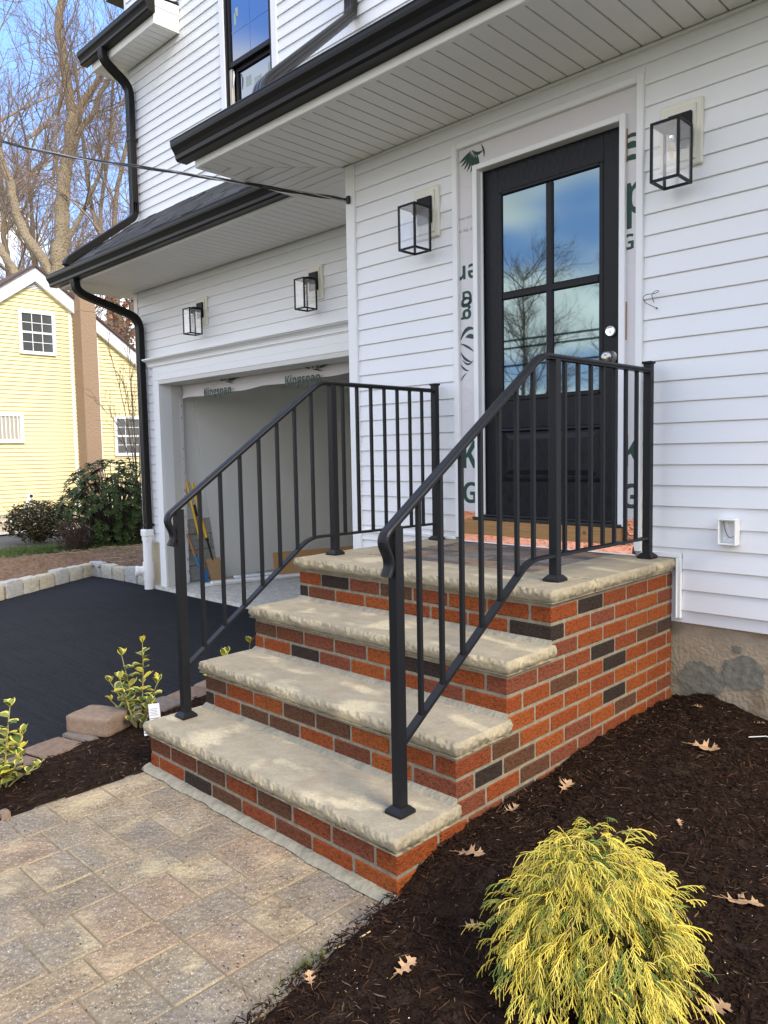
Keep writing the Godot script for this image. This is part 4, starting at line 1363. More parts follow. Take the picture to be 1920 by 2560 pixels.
# a rock-faced slab; rough[i] for front, right, left edges
func slab_mesh(x0: float, x1: float, z0: float, z1: float, y0: float, y1: float, rough: Array, sd: int) -> ArrayMesh:
	var f := FastNoiseLite.new()
	f.seed = sd
	f.frequency = 38.0
	f.fractal_octaves = 4
	f.fractal_gain = 0.62
	var mb := MB.new()
	var nx := maxi(2, int((x1 - x0) / 0.007))
	var nz := maxi(2, int((z1 - z0) / 0.011))
	var ins := 0.007
	var top := func(i, j):
		var x: float = lerpf(x0 + (ins if rough[2] else 0.0), x1 - (ins if rough[1] else 0.0), float(i) / nx)
		var z: float = lerpf(z0, z1 - (ins if rough[0] else 0.0), float(j) / nz)
		var e := 0.0025 * f.get_noise_3d(x * 0.9, 3.0, z * 0.9)
		if rough[0] and j == nz: z += e
		if rough[1] and i == nx: x += e
		if rough[2] and i == 0: x -= e
		return Vector3(x, y1 + 0.0022 * f.get_noise_3d(x * 0.45, 0.0, z * 0.45), z)
	mb.grid(nx, nz, top)
	var am := mb.done()
	am.surface_set_material(0, M.stone)
	mb = MB.new()
	# rim: left edge back to front, front edge left to right, right edge front to back
	var rim := []
	for j in nz + 1: rim.append([top.call(0, j), Vector3(-1, 0, 0), rough[2]])
	rim[nz][1] = Vector3(-0.75, 0, 0.75)
	for i in range(1, nx + 1): rim.append([top.call(i, nz), Vector3(0, 0, 1), rough[0]])
	rim[nz + nx][1] = Vector3(0.75, 0, 0.75)
	for j in range(nz - 1, -1, -1): rim.append([top.call(nx, j), Vector3(1, 0, 0), rough[1]])
	var lv := [[0.0, 0.0], [0.006, 0.10], [0.011, 0.24], [0.013, 0.40], [0.012, 0.56], [0.008, 0.72], [0.001, 0.88], [-0.008, 1.0]]
	var st := mb.v.size()
	for r in rim:
		for k in lv.size():
			var p: Vector3 = r[0]
			var q := p
			q.y = lerpf(p.y, y0, lv[k][1])
			if r[2] and k > 0:
				var n1 := f.get_noise_3d(q.x, q.y * 1.2, q.z)
				var n2 := f.get_noise_3d(q.x * 3.1 + 7.0, q.y * 2.6, q.z * 3.1)
				q += r[1] * (lv[k][0] * 0.8 + 0.0065 * n1 + 0.006 * n2)
				if k < lv.size() - 1:
					q.y += 0.004 * n2
			mb.vert(q, r[1])
	var L := lv.size()
	for i in rim.size() - 1:
		for k in L - 1:
			var a := st + i * L + k
			var q := [a, a + 1, a + L + 1, a + L]
			var N := (mb.v[q[2]] - mb.v[q[0]]).cross(mb.v[q[1]] - mb.v[q[0]])
			if N.dot(rim[i][1]) < 0.0:
				q = [a, a + L, a + L + 1, a + 1]
			mb.ix.append_array([q[0], q[1], q[2], q[0], q[2], q[3]])
	var acc := PackedVector3Array()
	acc.resize(mb.v.size())
	for i in range(0, mb.ix.size(), 3):
		if mb.ix[i] >= st:
			var N := (mb.v[mb.ix[i + 2]] - mb.v[mb.ix[i]]).cross(mb.v[mb.ix[i + 1]] - mb.v[mb.ix[i]])
			for q in 3: acc[mb.ix[i + q]] += N
	for i in range(st, mb.v.size()):
		if acc[i].length_squared() > 1e-20: mb.n[i] = acc[i].normalized()
	# underside and back
	mb.quad_n(Vector3(x0, y0, z0), Vector3(x1, y0, z0), Vector3(x1, y0, z1), Vector3(x0, y0, z1), Vector3.DOWN)
	mb.quad_n(Vector3(x0, y0, z0), Vector3(x1, y0, z0), Vector3(x1, y1, z0), Vector3(x0, y1, z0), Vector3.FORWARD)
	mb.add_to(am)
	am.surface_set_material(1, M.stoneedge)
	return am

func steps() -> void:
	var T := thing("front_steps", Vector3(-SW * 0.5, 0, SZ[0]), "red and charcoal brick steps with rough buff stone treads up to the front door", "steps")
	var P := STEP / 3.0
	var bh := P - 0.0135
	var core := MB.new()
	for k in 4:
		core.slab(Vector3(-SW + 0.0045, STEP * k - (0.35 if k == 0 else 0.045), 0.01), Vector3(-0.0045, STEP * (k + 1) - 0.045, SZ[k] - 0.0045))
	part("mortar_core", core, M.mortar, T)
	var d := 0.095
	var front := [
		[[0, 3, 2, 5, 2, 5, 4, 4], [1, 0, 4, 2, 5, 6, 0, 0]],
		[[2, 0, 1, 5, 5, 1, 0, 5], [3, 1, 4, 0, 5, 5, 0, 6]],
		[[3, 0, 6, 1, 3, 3, 4, 5], [0, 3, 0, 1, 3, 6, 0, 0]],
		[[0, 0, 1, 2, 5, 3, 6, 0], [6, 0, 0, 2, 1, 0, 4, 6]]]
	for k in 4:
		for r in 2:
			var j := k * 3 + r
			var y := P * j + 0.0115
			var z := SZ[k]
			# front row from the right corner
			var x := 0.0
			var n := 0
			while x > -SW + 0.03:
				var w := 0.198
				if r == 1 and n == 0: w = d
				var xe := maxf(x - w, -SW)
				if xe + SW < 0.045 and xe > -SW: xe = -SW
				var dd := (0.198 if r == 1 else d) if n == 0 else d
				var t: int = front[k][1 if r == 0 else 0][n] if n < 8 else tone()
				brick(T, Vector3(xe, y, z - dd), Vector3(x, y + bh, z), t)
				x = xe - 0.0125
				n += 1
	# right flank, with the courses that run on behind the stone treads
	var side_dark := {"10:1": 6, "7:3": 6, "6:4": 6, "7:6": 7, "4:5": 6, "4:1": 5, "3:2": 5, "3:1": 6, "2:3": 5, "1:3": 7}
	for j in 11:
		var k := j / 3
		var r := j % 3
		var y := P * j + 0.0115
		var zf: float = SZ[k] if r < 2 else SZ[k + 1]
		var first := zf - (0.198 if r == 1 else d) - 0.0125
		if r == 2: first = zf - 0.002
		var off := 0.0 if j % 2 == 0 else 0.1055
		var joint := SZ[3] - 0.2045 + off         # lattice of joints
		while joint < first: joint += 0.2105
		while joint > first - 0.045: joint -= 0.2105
		var z := first
		var n := 1
		while z > 0.012:
			var ze := maxf(joint + 0.006, 0.004)
			if z - ze > 0.03:
				var t := tone()
				var key := "%d:%d" % [j, n]
				if side_dark.has(key): t = side_dark[key]
				brick(T, Vector3(-d, y, ze), Vector3(0, y + bh, z), t)
			z = joint - 0.0065
			joint -= 0.2105
			n += 1
	# left flank
	for j in 11:
		var k := j / 3
		var zf: float = SZ[k] - 0.11 if j % 3 < 2 else SZ[k + 1]
		var z := zf
		var n := 0
		while z > 0.05:
			var ze := maxf(z - (0.198 if n or j % 2 == 0 else 0.095), 0.004)
			brick(T, Vector3(-SW, P * j + 0.0115, ze), Vector3(-SW + d, P * j + 0.0115 + bh, z), tone())
			z = ze - 0.0125
			n += 1
	# treads
	var o := 0.021
	for k in 3:
		var y1 := STEP * (k + 1)
		piece("stone_tread", slab_mesh(-SW - o, o, SZ[k + 1] + 0.001, SZ[k] + o, y1 - 0.0517, y1, [true, true, true], 40 + k), null, T, Vector3.ZERO)
		var fl := MB.new()
		fl.extrude(PackedVector2Array([Vector2(0, 0), Vector2(0.030, 0), Vector2(0.012, 0.012), Vector2(0, 0.018)]), Vector3(-SW, y1 - 0.001, SZ[k + 1] - 0.002), Vector3(0, 0, 1), Vector3(0, 1, 0), Vector3(SW, 0, 0))
		part("mortar_fillet", fl, M.toe, T)
	var yl := STEP * 4
	piece("landing_stone", slab_mesh(-SW - o, o, 0.792, SZ[3] + o, yl - 0.0517, yl, [true, true, true], 51), null, T, Vector3.ZERO)
	piece("landing_stone", slab_mesh(-0.292, o, 0.012, 0.788, yl - 0.0517, yl + 0.001, [false, true, false], 52), null, T, Vector3.ZERO)
	piece("landing_stone", slab_mesh(-SW - o, -1.292, 0.012, 0.788, yl - 0.0517, yl + 0.001, [false, false, true], 53), null, T, Vector3.ZERO)
	var bed := MB.new()
	bed.slab(Vector3(-1.30, yl - 0.06, 0.0), Vector3(-0.285, yl - 0.010, 0.80))
	part("mortar_bed", bed, M.mortar, T)
	var z := 0.785
	var row := 0
	while z > 0.06:
		var x := -0.296
		var first := true
		while x > -1.285:
			var w := 0.205 if not (first and row % 2) else 0.10
			first = false
			var xe := maxf(x - w, -1.288)
			if x - xe > 0.03:
				var mb := MB.new()
				mb.box(Vector3.ZERO, Vector3(x - xe - 0.006, 0.045, 0.096), 0.005)
				piece("landing_paver", mb.done(), M.landpaver[rng.randi() % 5], T, Vector3((x + xe) * 0.5, yl - 0.0235 + rng.randf_range(-0.0015, 0.0015), z - 0.05))
			x = xe
		z -= 0.102
		row += 1
	# mortar toe along the foot
	var toe := MB.new()
	toe.grid(160, 5, func(i, j):
		var x: float = lerpf(-SW - 0.02, 0.004, i / 160.0)
		var t: float = j / 5.0
		var wid: float = 0.046 + 0.016 * fnl.get_noise_2d(x * 90, 5.0)
		return Vector3(x, lerpf(0.020, 0.003, t * t) + 0.003 * fnl.get_noise_2d(x * 200, t * 40.0), SZ[0] - 0.004 + wid * t))
	part("mortar_toe", toe, M.toe, T)

# ---------------------------------------------------------------- patio
func patio() -> void:
	var base := MB.new()
	base.slab(Vector3(-1.545, -0.3, 1.95), Vector3(0.10, -0.0055, 5.6))
	var P := part("patio", base, M.mortar)
	P.material_override = M.sand
	tag(P, "patio of weathered tan and grey pavers at the foot of the steps", "", "", "structure")
	var cols := [-1.53, -1.312, -1.112, -0.882, -0.710, -0.482, -0.332, -0.112, 0.075]
	var cuts := [[2.24, 2.47], [2.16, 2.40, 2.577], [2.235, 2.40, 2.565, 2.725], [2.08, 2.32, 2.565, 2.80], [2.225, 2.395, 2.56, 2.72, 2.875], [2.31, 2.55, 2.785], [2.225, 2.37, 2.55, 2.71], [2.15, 2.33, 2.55]]
	for c in 8:
		var zs: Array = [1.99] + cuts[c]
		while zs[zs.size() - 1] < 5.4:
			zs.append(zs[zs.size() - 1] + [0.16, 0.235, 0.16, 0.30][rng.randi() % 4])
		for i in zs.size() - 1:
			var w: float = cols[c + 1] - cols[c] - 0.0045
			var l: float = zs[i + 1] - zs[i] - 0.0045
			var mb := MB.new()
			mb.box(Vector3.ZERO, Vector3(w, 0.05, l), 0.0042)
			var bs := Basis.from_euler(Vector3(rng.randf_range(-1, 1) * 0.005, 0.004 * rng.randf_range(-1, 1), rng.randf_range(-1, 1) * 0.005))
			piece("paver", mb.done(), M.paver[rng.randi() % 6], P, Vector3((cols[c] + cols[c + 1]) * 0.5, -0.0265 + rng.randf_range(-0.001, 0.001), (zs[i] + zs[i + 1]) * 0.5), bs)

# ---------------------------------------------------------------- planting beds
func mulch_y(x: float, z: float) -> float:
	return bed_y(x, z) + 0.009 * fnl.get_noise_2d(x * 260, z * 260) + 0.013 * fnl.get_noise_2d(x * 90, z * 90)

func edge_x(z: float) -> float:      # line of the edging pavers along the driveway
	return -2.28 - 0.25 * (2.15 - z)

func left_y(x: float, z: float) -> float:
	var y := lerpf(-0.062, -0.028, S(edge_x(z) + 0.05, edge_x(z) + 0.30, x))
	y = lerpf(y, -0.004, S(-1.85, -1.56, x))
	return y + 0.010 * fnl.get_noise_2d(x * 90, z * 90) + 0.006 * fnl.get_noise_2d(x * 260, z * 260)

func beds() -> void:
	var b := MB.new()
	b.grid(150, 190, func(i, j):
		var z: float = lerpf(-0.035, 5.5, pow(j / 190.0, 1.25))
		var x0: float = 0.0 if z < 1.97 else lerpf(0.0, 0.11, S(2.0, 2.7, z)) + 0.03 * fnl.get_noise_2d(z * 120, 0.0) - 0.02
		var x: float = lerpf(x0, 3.6, pow(i / 150.0, 1.4))
		var y: float = mulch_y(x, z)
		if z >= 1.97: y = lerpf(-0.004, y, S(0.0, 0.05, x - x0))
		return Vector3(x, y, z))
	tag(part("mulch_bed", b, M.mulch), "dark brown mulch bed on the right of the steps", "", "", "structure")
	var l := MB.new()
	l.grid(60, 110, func(i, j):
		var z: float = lerpf(0.0, 5.0, j / 110.0)
		var x1: float = -SW + 0.002 if z < 1.99 else -1.525 + 0.012 * fnl.get_noise_2d(z * 140, 3.0)
		var x: float = lerpf(edge_x(z) - 0.06, x1, i / 60.0)
		return Vector3(x, left_y(x, z), z))
	tag(part("mulch_strip", l, M.mulch), "narrow dark mulch bed between driveway and patio", "", "", "structure")
	# shredded bark lying on both beds
	var shapes := []
	for k in 4:
		var mb := MB.new()
		var p := [Vector3(-0.5, 0, 0)]
		for q in 4:
			p.append(Vector3(-0.25 + q * 0.25, rng.randf_range(-0.04, 0.06), rng.randf_range(-0.07, 0.07)))
		mb.tube(p, [0.03, 0.10, 0.13, 0.10, 0.02], 4, false)
		shapes.append(mb.done())
	for k in 4:
		var xf := []
		var cl := []
		for i in 11000:
			var left := i % 9 == 0
			var x: float
			var z: float
			if left:
				z = rng.randf_range(1.2, 3.0)
				x = rng.randf_range(edge_x(z) + 0.09, -1.535)
				if z > 1.99 and x > -1.54: continue
			else:
				z = rng.randf_range(-0.02, 3.4)
				x = pow(rng.randf(), 1.25) * 1.7 + 0.004
				if z > 1.95: x += lerpf(0.0, 0.09, S(2.0, 2.7, z)) - 0.03 + 0.03 * rng.randf()
			var y := left_y(x, z) if left else mulch_y(x, z)
			var L := lerpf(0.006, 0.040, pow(rng.randf(), 1.6)) * (1.5 if rng.randf() < 0.08 else 1.0)
			var th := rng.randf_range(0.35, 1.1) * 0.014
			var bs := Basis.from_euler(Vector3(rng.randf_range(-0.5, 0.5), rng.randf() * TAU, rng.randf_range(-0.45, 0.45))) * Basis.from_scale(Vector3(L, th, th * 1.5))
			xf.append(Transform3D(bs, Vector3(x, y + rng.randf_range(0.0, 0.007), z)))
			var t := rng.randf()
			var g := rng.randf_range(0.5, 1.25)
			cl.append(Color(0.023, 0.0125, 0.0080) * g if t < 0.74 else (Color(0.062, 0.032, 0.018) * g if t < 0.96 else Color(0.14, 0.090, 0.055) * g))
		var o := many("shredded_bark", shapes[k], M.chip, xf, cl)
		tag(o, "shredded dark bark mulch lying in the beds", "mulch")
	# edging along the driveway
	var flat := [2.135, 1.665, 1.43, 1.195, 0.96, 0.725, 2.37, 2.605, 1.90]
	var names := ["rust brown flat edging paver nearest the left variegated plant", "flat edging paver just behind the raised block", "worn brown edging paver behind the taller variegated plant", "brown edging paver seen left of the lower left rail post", "brown edging paver seen right of the lower left rail post", "farthest edging paver by the driveway, half hidden by the second tread", "edging paver behind the plant at the left picture edge", "edging paver cut by the left picture edge", "sandy edging paver under the raised block"]
	for i in flat.size():
		var mb := MB.new()
		rough_block(mb, Vector3(0.215, 0.09, 0.230), 70 + i, 0.006)
		var o := whole("edging_paver", mb, M.block[i % 3], names[i], "paver", "edging pavers along the driveway")
		o.position = Vector3(edge_x(flat[i]), -0.095 + 0.004 * (i % 3), flat[i])
		o.rotation.y = atan(0.25) + 0.03 * sin(i * 5.0)
	var rb := MB.new()
	rough_block(rb, Vector3(0.28, 0.10, 0.205), 90, 0.005, 8)
	var blk := whole("edging_block", rb, M.block[1], "tumbled tan retaining wall block raised on the edging beside the plant", "block")
	blk.position = Vector3(-2.325, 0.0, 1.865)
	blk.rotation.y = 0.42

# ---------------------------------------------------------------- railings
func railings() -> void:
	for sd in 2:
		var right := sd == 0
		var x := -0.095 if right else -1.465
		var dz := 0.0 if right else -0.028
		var R := thing("stair_railing", Vector3(x, STEP, 1.875 + dz), "black metal railing on the right side of the steps, nearer the mulch bed" if right else "black metal railing on the left side of the steps, nearer the driveway", "railing", "stair railings")
		var slope := 0.700
		var posts := [[1.875 + dz, STEP, 1.170], [0.920 + dz * 0.5, STEP * 4, 1.775], [0.075 + dz * 0.5, STEP * 4 + 0.001, 1.812]]
		for i in 3:
			var p: Array = posts[i]
			var mb := MB.new()
			mb.slab(Vector3(x - 0.019, p[1], p[0] - 0.019), Vector3(x + 0.019, p[2], p[0] + 0.019), 0.0022)
			var po := part("post", mb, M.rail, R)
			var bc := MB.new()
			var y: float = p[1]
			bc.box(Vector3(x, y + 0.0065, p[0]), Vector3(0.076, 0.013, 0.076), 0.003)
			frustum(bc, Vector3(x, y + 0.013, p[0]), 0.036, 0.022, 0.014)
			part("base_cover", bc, M.rail, po)
			if i == 2:
				var cp := MB.new()
				cp.box(Vector3(x, p[2] + 0.005, p[0]), Vector3(0.050, 0.012, 0.050), 0.003)
				part("post_cap", cp, M.rail, po)
		# molded hand rail with its lamb's tongue at the foot
		var hp := PackedVector2Array([Vector2(-0.0155, -0.011), Vector2(0.0155, -0.011), Vector2(0.0165, -0.005), Vector2(0.0215, -0.002), Vector2(0.0220, 0.003), Vector2(0.0185, 0.008), Vector2(0.012, 0.0115), Vector2(0.0, 0.0125), Vector2(-0.012, 0.0115), Vector2(-0.0185, 0.008), Vector2(-0.0220, 0.003), Vector2(-0.0215, -0.002), Vector2(-0.0165, -0.005)])
		var path := bend([Vector3(x, 1.779, 0.095 + dz * 0.5), Vector3(x, 1.779, 1.020 + dz), Vector3(x, 1.134, 1.945 + dz), Vector3(x, 1.056, 1.900 + dz), Vector3(x, 1.010, 1.922 + dz)], 0.045, 8)
		part("handrail", rail_sweep(path, hp), M.rail, R)
		var bp := PackedVector2Array([Vector2(-0.016, -0.006), Vector2(0.016, -0.006), Vector2(0.016, 0.006), Vector2(-0.016, 0.006)])
		var bpath := bend([Vector3(x, 0.966, 0.075 + dz * 0.5), Vector3(x, 0.972, 1.115 + dz), Vector3(x, 0.972 - slope * 0.742, 1.857 + dz)], 0.07, 8)
		part("bottom_rail", rail_sweep(bpath, bp), M.rail, R)
		for i in 7:
			var z := 1.7635 - 0.1140 * i + dz
			var yb := 0.972 - slope * (z - 1.115 - dz) + 0.004
			var yt := 1.779 - 0.697 * (z - 1.020 - dz) - 0.008
			if i == 6:
				yb = 0.972
				yt = minf(yt, 1.735)
			var mb := MB.new()
			mb.slab(Vector3(x - 0.008, yb, z - 0.008), Vector3(x + 0.008, yt, z + 0.008), 0.001)
			part("baluster", mb, M.rail, R)
		for i in 7:
			var z := 0.845 - 0.1075 * i + dz * 0.6
			var mb := MB.new()
			mb.slab(Vector3(x - 0.008, 0.972, z - 0.008), Vector3(x + 0.008, 1.770, z + 0.008), 0.001)
			part("baluster", mb, M.rail, R)

func frustum(mb: MB, base: Vector3, h0: float, h1: float, t: float) -> void:
	var lo := []
	var hi := []
	for k in [[-1, -1], [1, -1], [1, 1], [-1, 1]]:
		lo.append(base + Vector3(k[0] * h0, 0, k[1] * h0))
		hi.append(base + Vector3(k[0] * h1, t, k[1] * h1))
	for i in 4:
		mb.quad_o(lo[i], lo[(i + 1) % 4], hi[(i + 1) % 4], hi[i], base)
	mb.quad_o(hi[0], hi[1], hi[2], hi[3], base)

# sweep in a plane of constant x: the profile's x stays world x
func rail_sweep(path: Array, prof: PackedVector2Array) -> MB:
	var mb := MB.new()
	var m := path.size()
	var area := 0.0
	for i in prof.size():
		area += prof[i].cross(prof[(i + 1) % prof.size()])
	var cw := signf(area)
	var rings := []
	var ups := []
	for i in m:
		var T := Vector3.ZERO
		if i > 0: T += (path[i] - path[i - 1]).normalized()
		if i < m - 1: T += (path[i + 1] - path[i]).normalized()
		T = T.normalized()
		var u := Vector3(0, T.z, -T.y)
		ups.append(u)
		var r := []
		for p in prof:
			r.append(path[i] + Vector3(p.x, 0, 0) + u * p.y)
		rings.append(r)
	for i in m - 1:
		for k in prof.size():
			var k2 := (k + 1) % prof.size()
			var e := (prof[k2] - prof[k]).normalized()
			var N: Vector3 = (Vector3(1, 0, 0) * e.y - (ups[i] + ups[i + 1]).normalized() * e.x) * cw
			mb.quad_n(rings[i][k], rings[i][k2], rings[i + 1][k2], rings[i + 1][k], N.normalized())
	var t := Geometry2D.triangulate_polygon(prof)
	for i in range(0, t.size(), 3):
		mb.tri_n(rings[0][t[i]], rings[0][t[i + 1]], rings[0][t[i + 2]], (path[0] - path[1]).normalized())
		mb.tri_n(rings[m - 1][t[i]], rings[m - 1][t[i + 1]], rings[m - 1][t[i + 2]], (path[m - 1] - path[m - 2]).normalized())
	return mb

# ---------------------------------------------------------------- wall lanterns
func make_lantern() -> Node3D:      # local: origin on the wall, at the middle of the mounting block
	var T := Node3D.new()
	T.name = numbered("wall_lantern")
	add_child(T)
	var mb := MB.new()
	mb.box(Vector3(0, 0, 0.004), Vector3(0.202, 0.302, 0.024), 0.006)
	part("mounting_block", mb, M.cream, T, true)
	mb = MB.new()
	mb.box(Vector3(0, 0, 0.021), Vector3(0.148, 0.248, 0.012), 0.003)
	part("mounting_block", mb, M.cream, T, true)
	mb = MB.new()
	mb.box(Vector3(0.004, 0.010, 0.034), Vector3(0.112, 0.158, 0.018), 0.003)
	part("backplate", mb, M.lantern, T, true)
	# box frame
	var c := Vector3(0.006, -0.116, 0.128)
	var s := Vector3(0.136, 0.264, 0.150)
	var b := 0.012
	mb = MB.new()
	for sx in [-1, 1]:
		for sz in [-1, 1]:
			mb.box(c + Vector3(sx * (s.x - b) * 0.5, 0, sz * (s.z - b) * 0.5), Vector3(b, s.y - 2 * b, b), 0.001)
	for sy in [-1, 1]:
		for sx in [-1, 1]:
			mb.box(c + Vector3(sx * (s.x - b) * 0.5, sy * (s.y - b) * 0.5, 0), Vector3(b, b, s.z), 0.001)
		for sz in [-1, 1]:
			mb.box(c + Vector3(0, sy * (s.y - b) * 0.5, sz * (s.z - b) * 0.5), Vector3(s.x - 2 * b, b * 0.98, b * 0.98), 0.001)
	mb.box(c + Vector3(0, s.y * 0.5 - 0.004, 0), Vector3(s.x - 0.004, 0.006, s.z - 0.004), 0.0)
	part("frame", mb, M.lantern, T, true)
	mb = MB.new()
	mb.box(c + Vector3(0, s.y * 0.5 + 0.010, -0.05), Vector3(0.05, 0.020, 0.10), 0.002)
	mb.box(c + Vector3(0, s.y * 0.5 + 0.006, 0.0), Vector3(0.03, 0.014, 0.03), 0.002)
	part("arm", mb, M.lantern, T, true)
	for q in [[Vector3(0, 0, s.z * 0.5 - 0.005), Vector3(s.x - 2 * b, s.y - 2 * b, 0.0025)], [Vector3(s.x * 0.5 - 0.005, 0, 0), Vector3(0.0025, s.y - 2 * b, s.z - 2 * b)], [Vector3(-s.x * 0.5 + 0.005, 0, 0), Vector3(0.0025, s.y - 2 * b, s.z - 2 * b)], [Vector3(0, 0, -s.z * 0.5 + 0.005), Vector3(s.x - 2 * b, s.y - 2 * b, 0.0025)]]:
		mb = MB.new()
		mb.box(c + q[0], q[1], 0.0)
		part("pane", mb, M.glass, T, true)
	mb = MB.new()
	lathe(mb, c + Vector3(0, s.y * 0.5 - 0.006, 0), Vector3(0, -1, 0), [[0.0, 0.0], [0.016, 0.0], [0.016, 0.045], [0.0, 0.045]], 16)
	part("socket", mb, M.lantern, T, true)
	mb = MB.new()
	lathe(mb, c + Vector3(0, s.y * 0.5 - 0.051, 0), Vector3(0, -1, 0), [[0.0, 0.0], [0.0135, 0.0], [0.014, 0.004], [0.0128, 0.007], [0.014, 0.011], [0.0128, 0.014], [0.013, 0.020], [0.0, 0.020]], 16)
	part("bulb_cap", mb, M.chrome, T, true)
	mb = MB.new()
	lathe(mb, c + Vector3(0, s.y * 0.5 - 0.071, 0), Vector3(0, -1, 0), [[0.012, 0.0], [0.014, 0.02], [0.022, 0.05], [0.029, 0.078], [0.028, 0.095], [0.020, 0.108], [0.0, 0.114]], 18)
	var bulb := part("bulb", mb, M.glass, T, true)
	mb = MB.new()
	for k in 4:
		var a := TAU * k / 4.0
		var o := Vector3(cos(a), 0, sin(a)) * 0.008
		mb.tube([c + Vector3(0, 0.045, 0) + o * 0.5, c + Vector3(0, -0.02, 0) + o], [0.0012, 0.0012], 5)
	part("filament", mb, M.toolyellow, bulb, true)
	return T

func lanterns() -> void:
	var at := [Vector3(0.026, 2.861, 0.004), Vector3(-1.552, 2.863, 0.004), Vector3(-3.621, 2.917, GZ + 0.004), Vector3(-5.446, 2.925, GZ + 0.004)]
	var lb := ["black box lantern right of the front door, largest of the four", "black box lantern on the wall left of the front door", "black box lantern above the garage opening, next to the entry corner", "black box lantern above the garage opening, next to the downspout"]
	var first: Node3D
	for i in 4:
		var o: Node3D
		if i == 0:
			first = make_lantern()
			o = first
		else:
			o = first.duplicate()
			o.name = numbered("wall_lantern")
			add_child(o)
		o.position = at[i]
		tag(o, lb[i], "wall lantern", "black box wall lanterns")

# ---------------------------------------------------------------- small things on the house
func small_house_things() -> void:
	var T := thing("electrical_box", Vector3(0.29, 1.015, 0.0), "open white electrical box with loose wires low on the right siding", "electrical box")
	var mb := MB.new()
	var x0 := 0.233
	var x1 := 0.316
	var y0 := 0.951
	var y1 := 1.074
	mb.slab(Vector3(x0, y0, 0.003), Vector3(x1, y1, 0.012), 0.002)
	part("back", mb, M.pvc, T)
	for q in [[x0, x0 + 0.008, y0, y1], [x1 - 0.008, x1, y0, y1], [x0 + 0.008, x1 - 0.008, y0, y0 + 0.009], [x0 + 0.008, x1 - 0.008, y1 - 0.009, y1]]:
		mb = MB.new()
		mb.slab(Vector3(q[0], q[2], 0.010), Vector3(q[1], q[3], 0.056), 0.003)
		part("side", mb, M.pvc, T)
	for q in [[x1 - 0.016, 1.045], [x0 + 0.02, 0.975]]:
		mb = MB.new()
		lathe(mb, Vector3(q[0], q[1], 0.012), Vector3(0, 0, 1), [[0.008, 0.0], [0.008, 0.004], [0.0, 0.004]], 10)
		part("screw_boss", mb, M.white, T)
	for k in 2:
		mb = MB.new()
		var p := bend([Vector3(x0 + 0.020 + k * 0.012, y1 - 0.012, 0.03), Vector3(x0 + 0.028 + k * 0.016, 1.03, 0.045), Vector3(x0 + 0.045 + k * 0.014, 0.985, 0.04), Vector3(x0 + 0.060 + k * 0.006, 0.99 + 0.0 * k, 0.02)], 0.02)
		var rr := []
		for i in p.size(): rr.append(0.0016)
		mb.tube(p, rr, 6)
		part("wire", mb, M.black if k == 0 else M.white, T)
	# loop of wire poking out beside the door
	var w := MB.new()
	var lp := [[-0.102, 2.113], [-0.109, 2.150], [-0.085, 2.163], [-0.058, 2.157], [-0.077, 2.147], [-0.124, 2.150], [-0.147, 2.137], [-0.135, 2.113], [-0.108, 2.096], [-0.086, 2.083]]
	var path := []
	for i in lp.size():
		path.append(Vector3(lp[i][0], lp[i][1], 0.010 + 0.035 * sin(PI * i / 9.0)))
	path = bend(path, 0.012, 4)
	var rr := []
	for i in path.size(): rr.append(0.0016)
	w.tube(path, rr, 6)
	w.box(Vector3(-0.086, 2.083, 0.012), Vector3(0.008, 0.007, 0.006), 0.001)
	whole("loose_wire", w, M.black, "loop of thin black wire poking out of the siding right of the door", "wire")
	# service drop cable
	var C := thing("service_cable", Vector3(-2.25, 3.11, 0.02), "twisted black service cable running from the house corner across the eaves", "cable")
	var a := Vector3(-2.245, 3.106, 0.03)
	var pts := [a, Vector3(-3.43, 3.475, 0.466), Vector3(-5.96, 4.338, 0.884), Vector3(-9.5, 5.9, 1.7), Vector3(-15.0, 9.2, 3.2)]
	for k in 3:
		mb = MB.new()
		var cp := []
		var cr := []
		for i in 161:
			var u := i / 160.0 * 4.0
			var s := mini(int(u), 3)
			var p: Vector3 = pts[s].cubic_interpolate(pts[s + 1], pts[maxi(s - 1, 0)], pts[mini(s + 2, 4)], u - s)
			var an := u * 9.0 + TAU * k / 3.0
			cp.append(p + Vector3(0.2 * cos(an), sin(an), cos(an)) * 0.0085)
			cr.append(0.0062 if k < 2 else 0.0045)
		mb.tube(cp, cr, 6)
		part("strand", mb, M.cable if k < 2 else M.cablebare, C)
	mb = MB.new()
	mb.box(Vector3(-2.232, 3.105, 0.026), Vector3(0.03, 0.05, 0.02), 0.004)
	part("clamp", mb, M.cable, C)
	# white drain pipe under the corner downspout
	var D := thing("drain_pipe", Vector3(-6.69, -0.15, -0.80), "white plastic drain pipe with grated tee under the black downspout", "drain pipe")
	var c := Vector3(-6.665, 0, -0.795)
	mb = MB.new()
	lathe(mb, c + Vector3(0, -0.18, 0), Vector3.UP, [[0.056, 0.0], [0.056, 0.14], [0.066, 0.145], [0.066, 0.36], [0.056, 0.365], [0.056, 0.665], [0.058, 0.67]], 24)
	part("pipe", mb, M.pvc, D)
	mb = MB.new()
	mb.box(c + Vector3(0, 0.525, 0), Vector3(0.125, 0.085, 0.115), 0.012)
	mb.box(c + Vector3(0, 0.46, 0), Vector3(0.108, 0.07, 0.10), 0.012)
	part("downspout_adapter", mb, M.pvc, D)
	mb = MB.new()
	lathe(mb, c + Vector3(-0.03, 0.075, 0.0), Vector3(-0.40, 0, 0.92).normalized(), [[0.055, 0.0], [0.055, 0.10], [0.062, 0.10], [0.062, 0.135], [0.052, 0.137], [0.050, 0.128], [0.0, 0.128]], 24)
	part("tee_branch", mb, M.pvc, D)
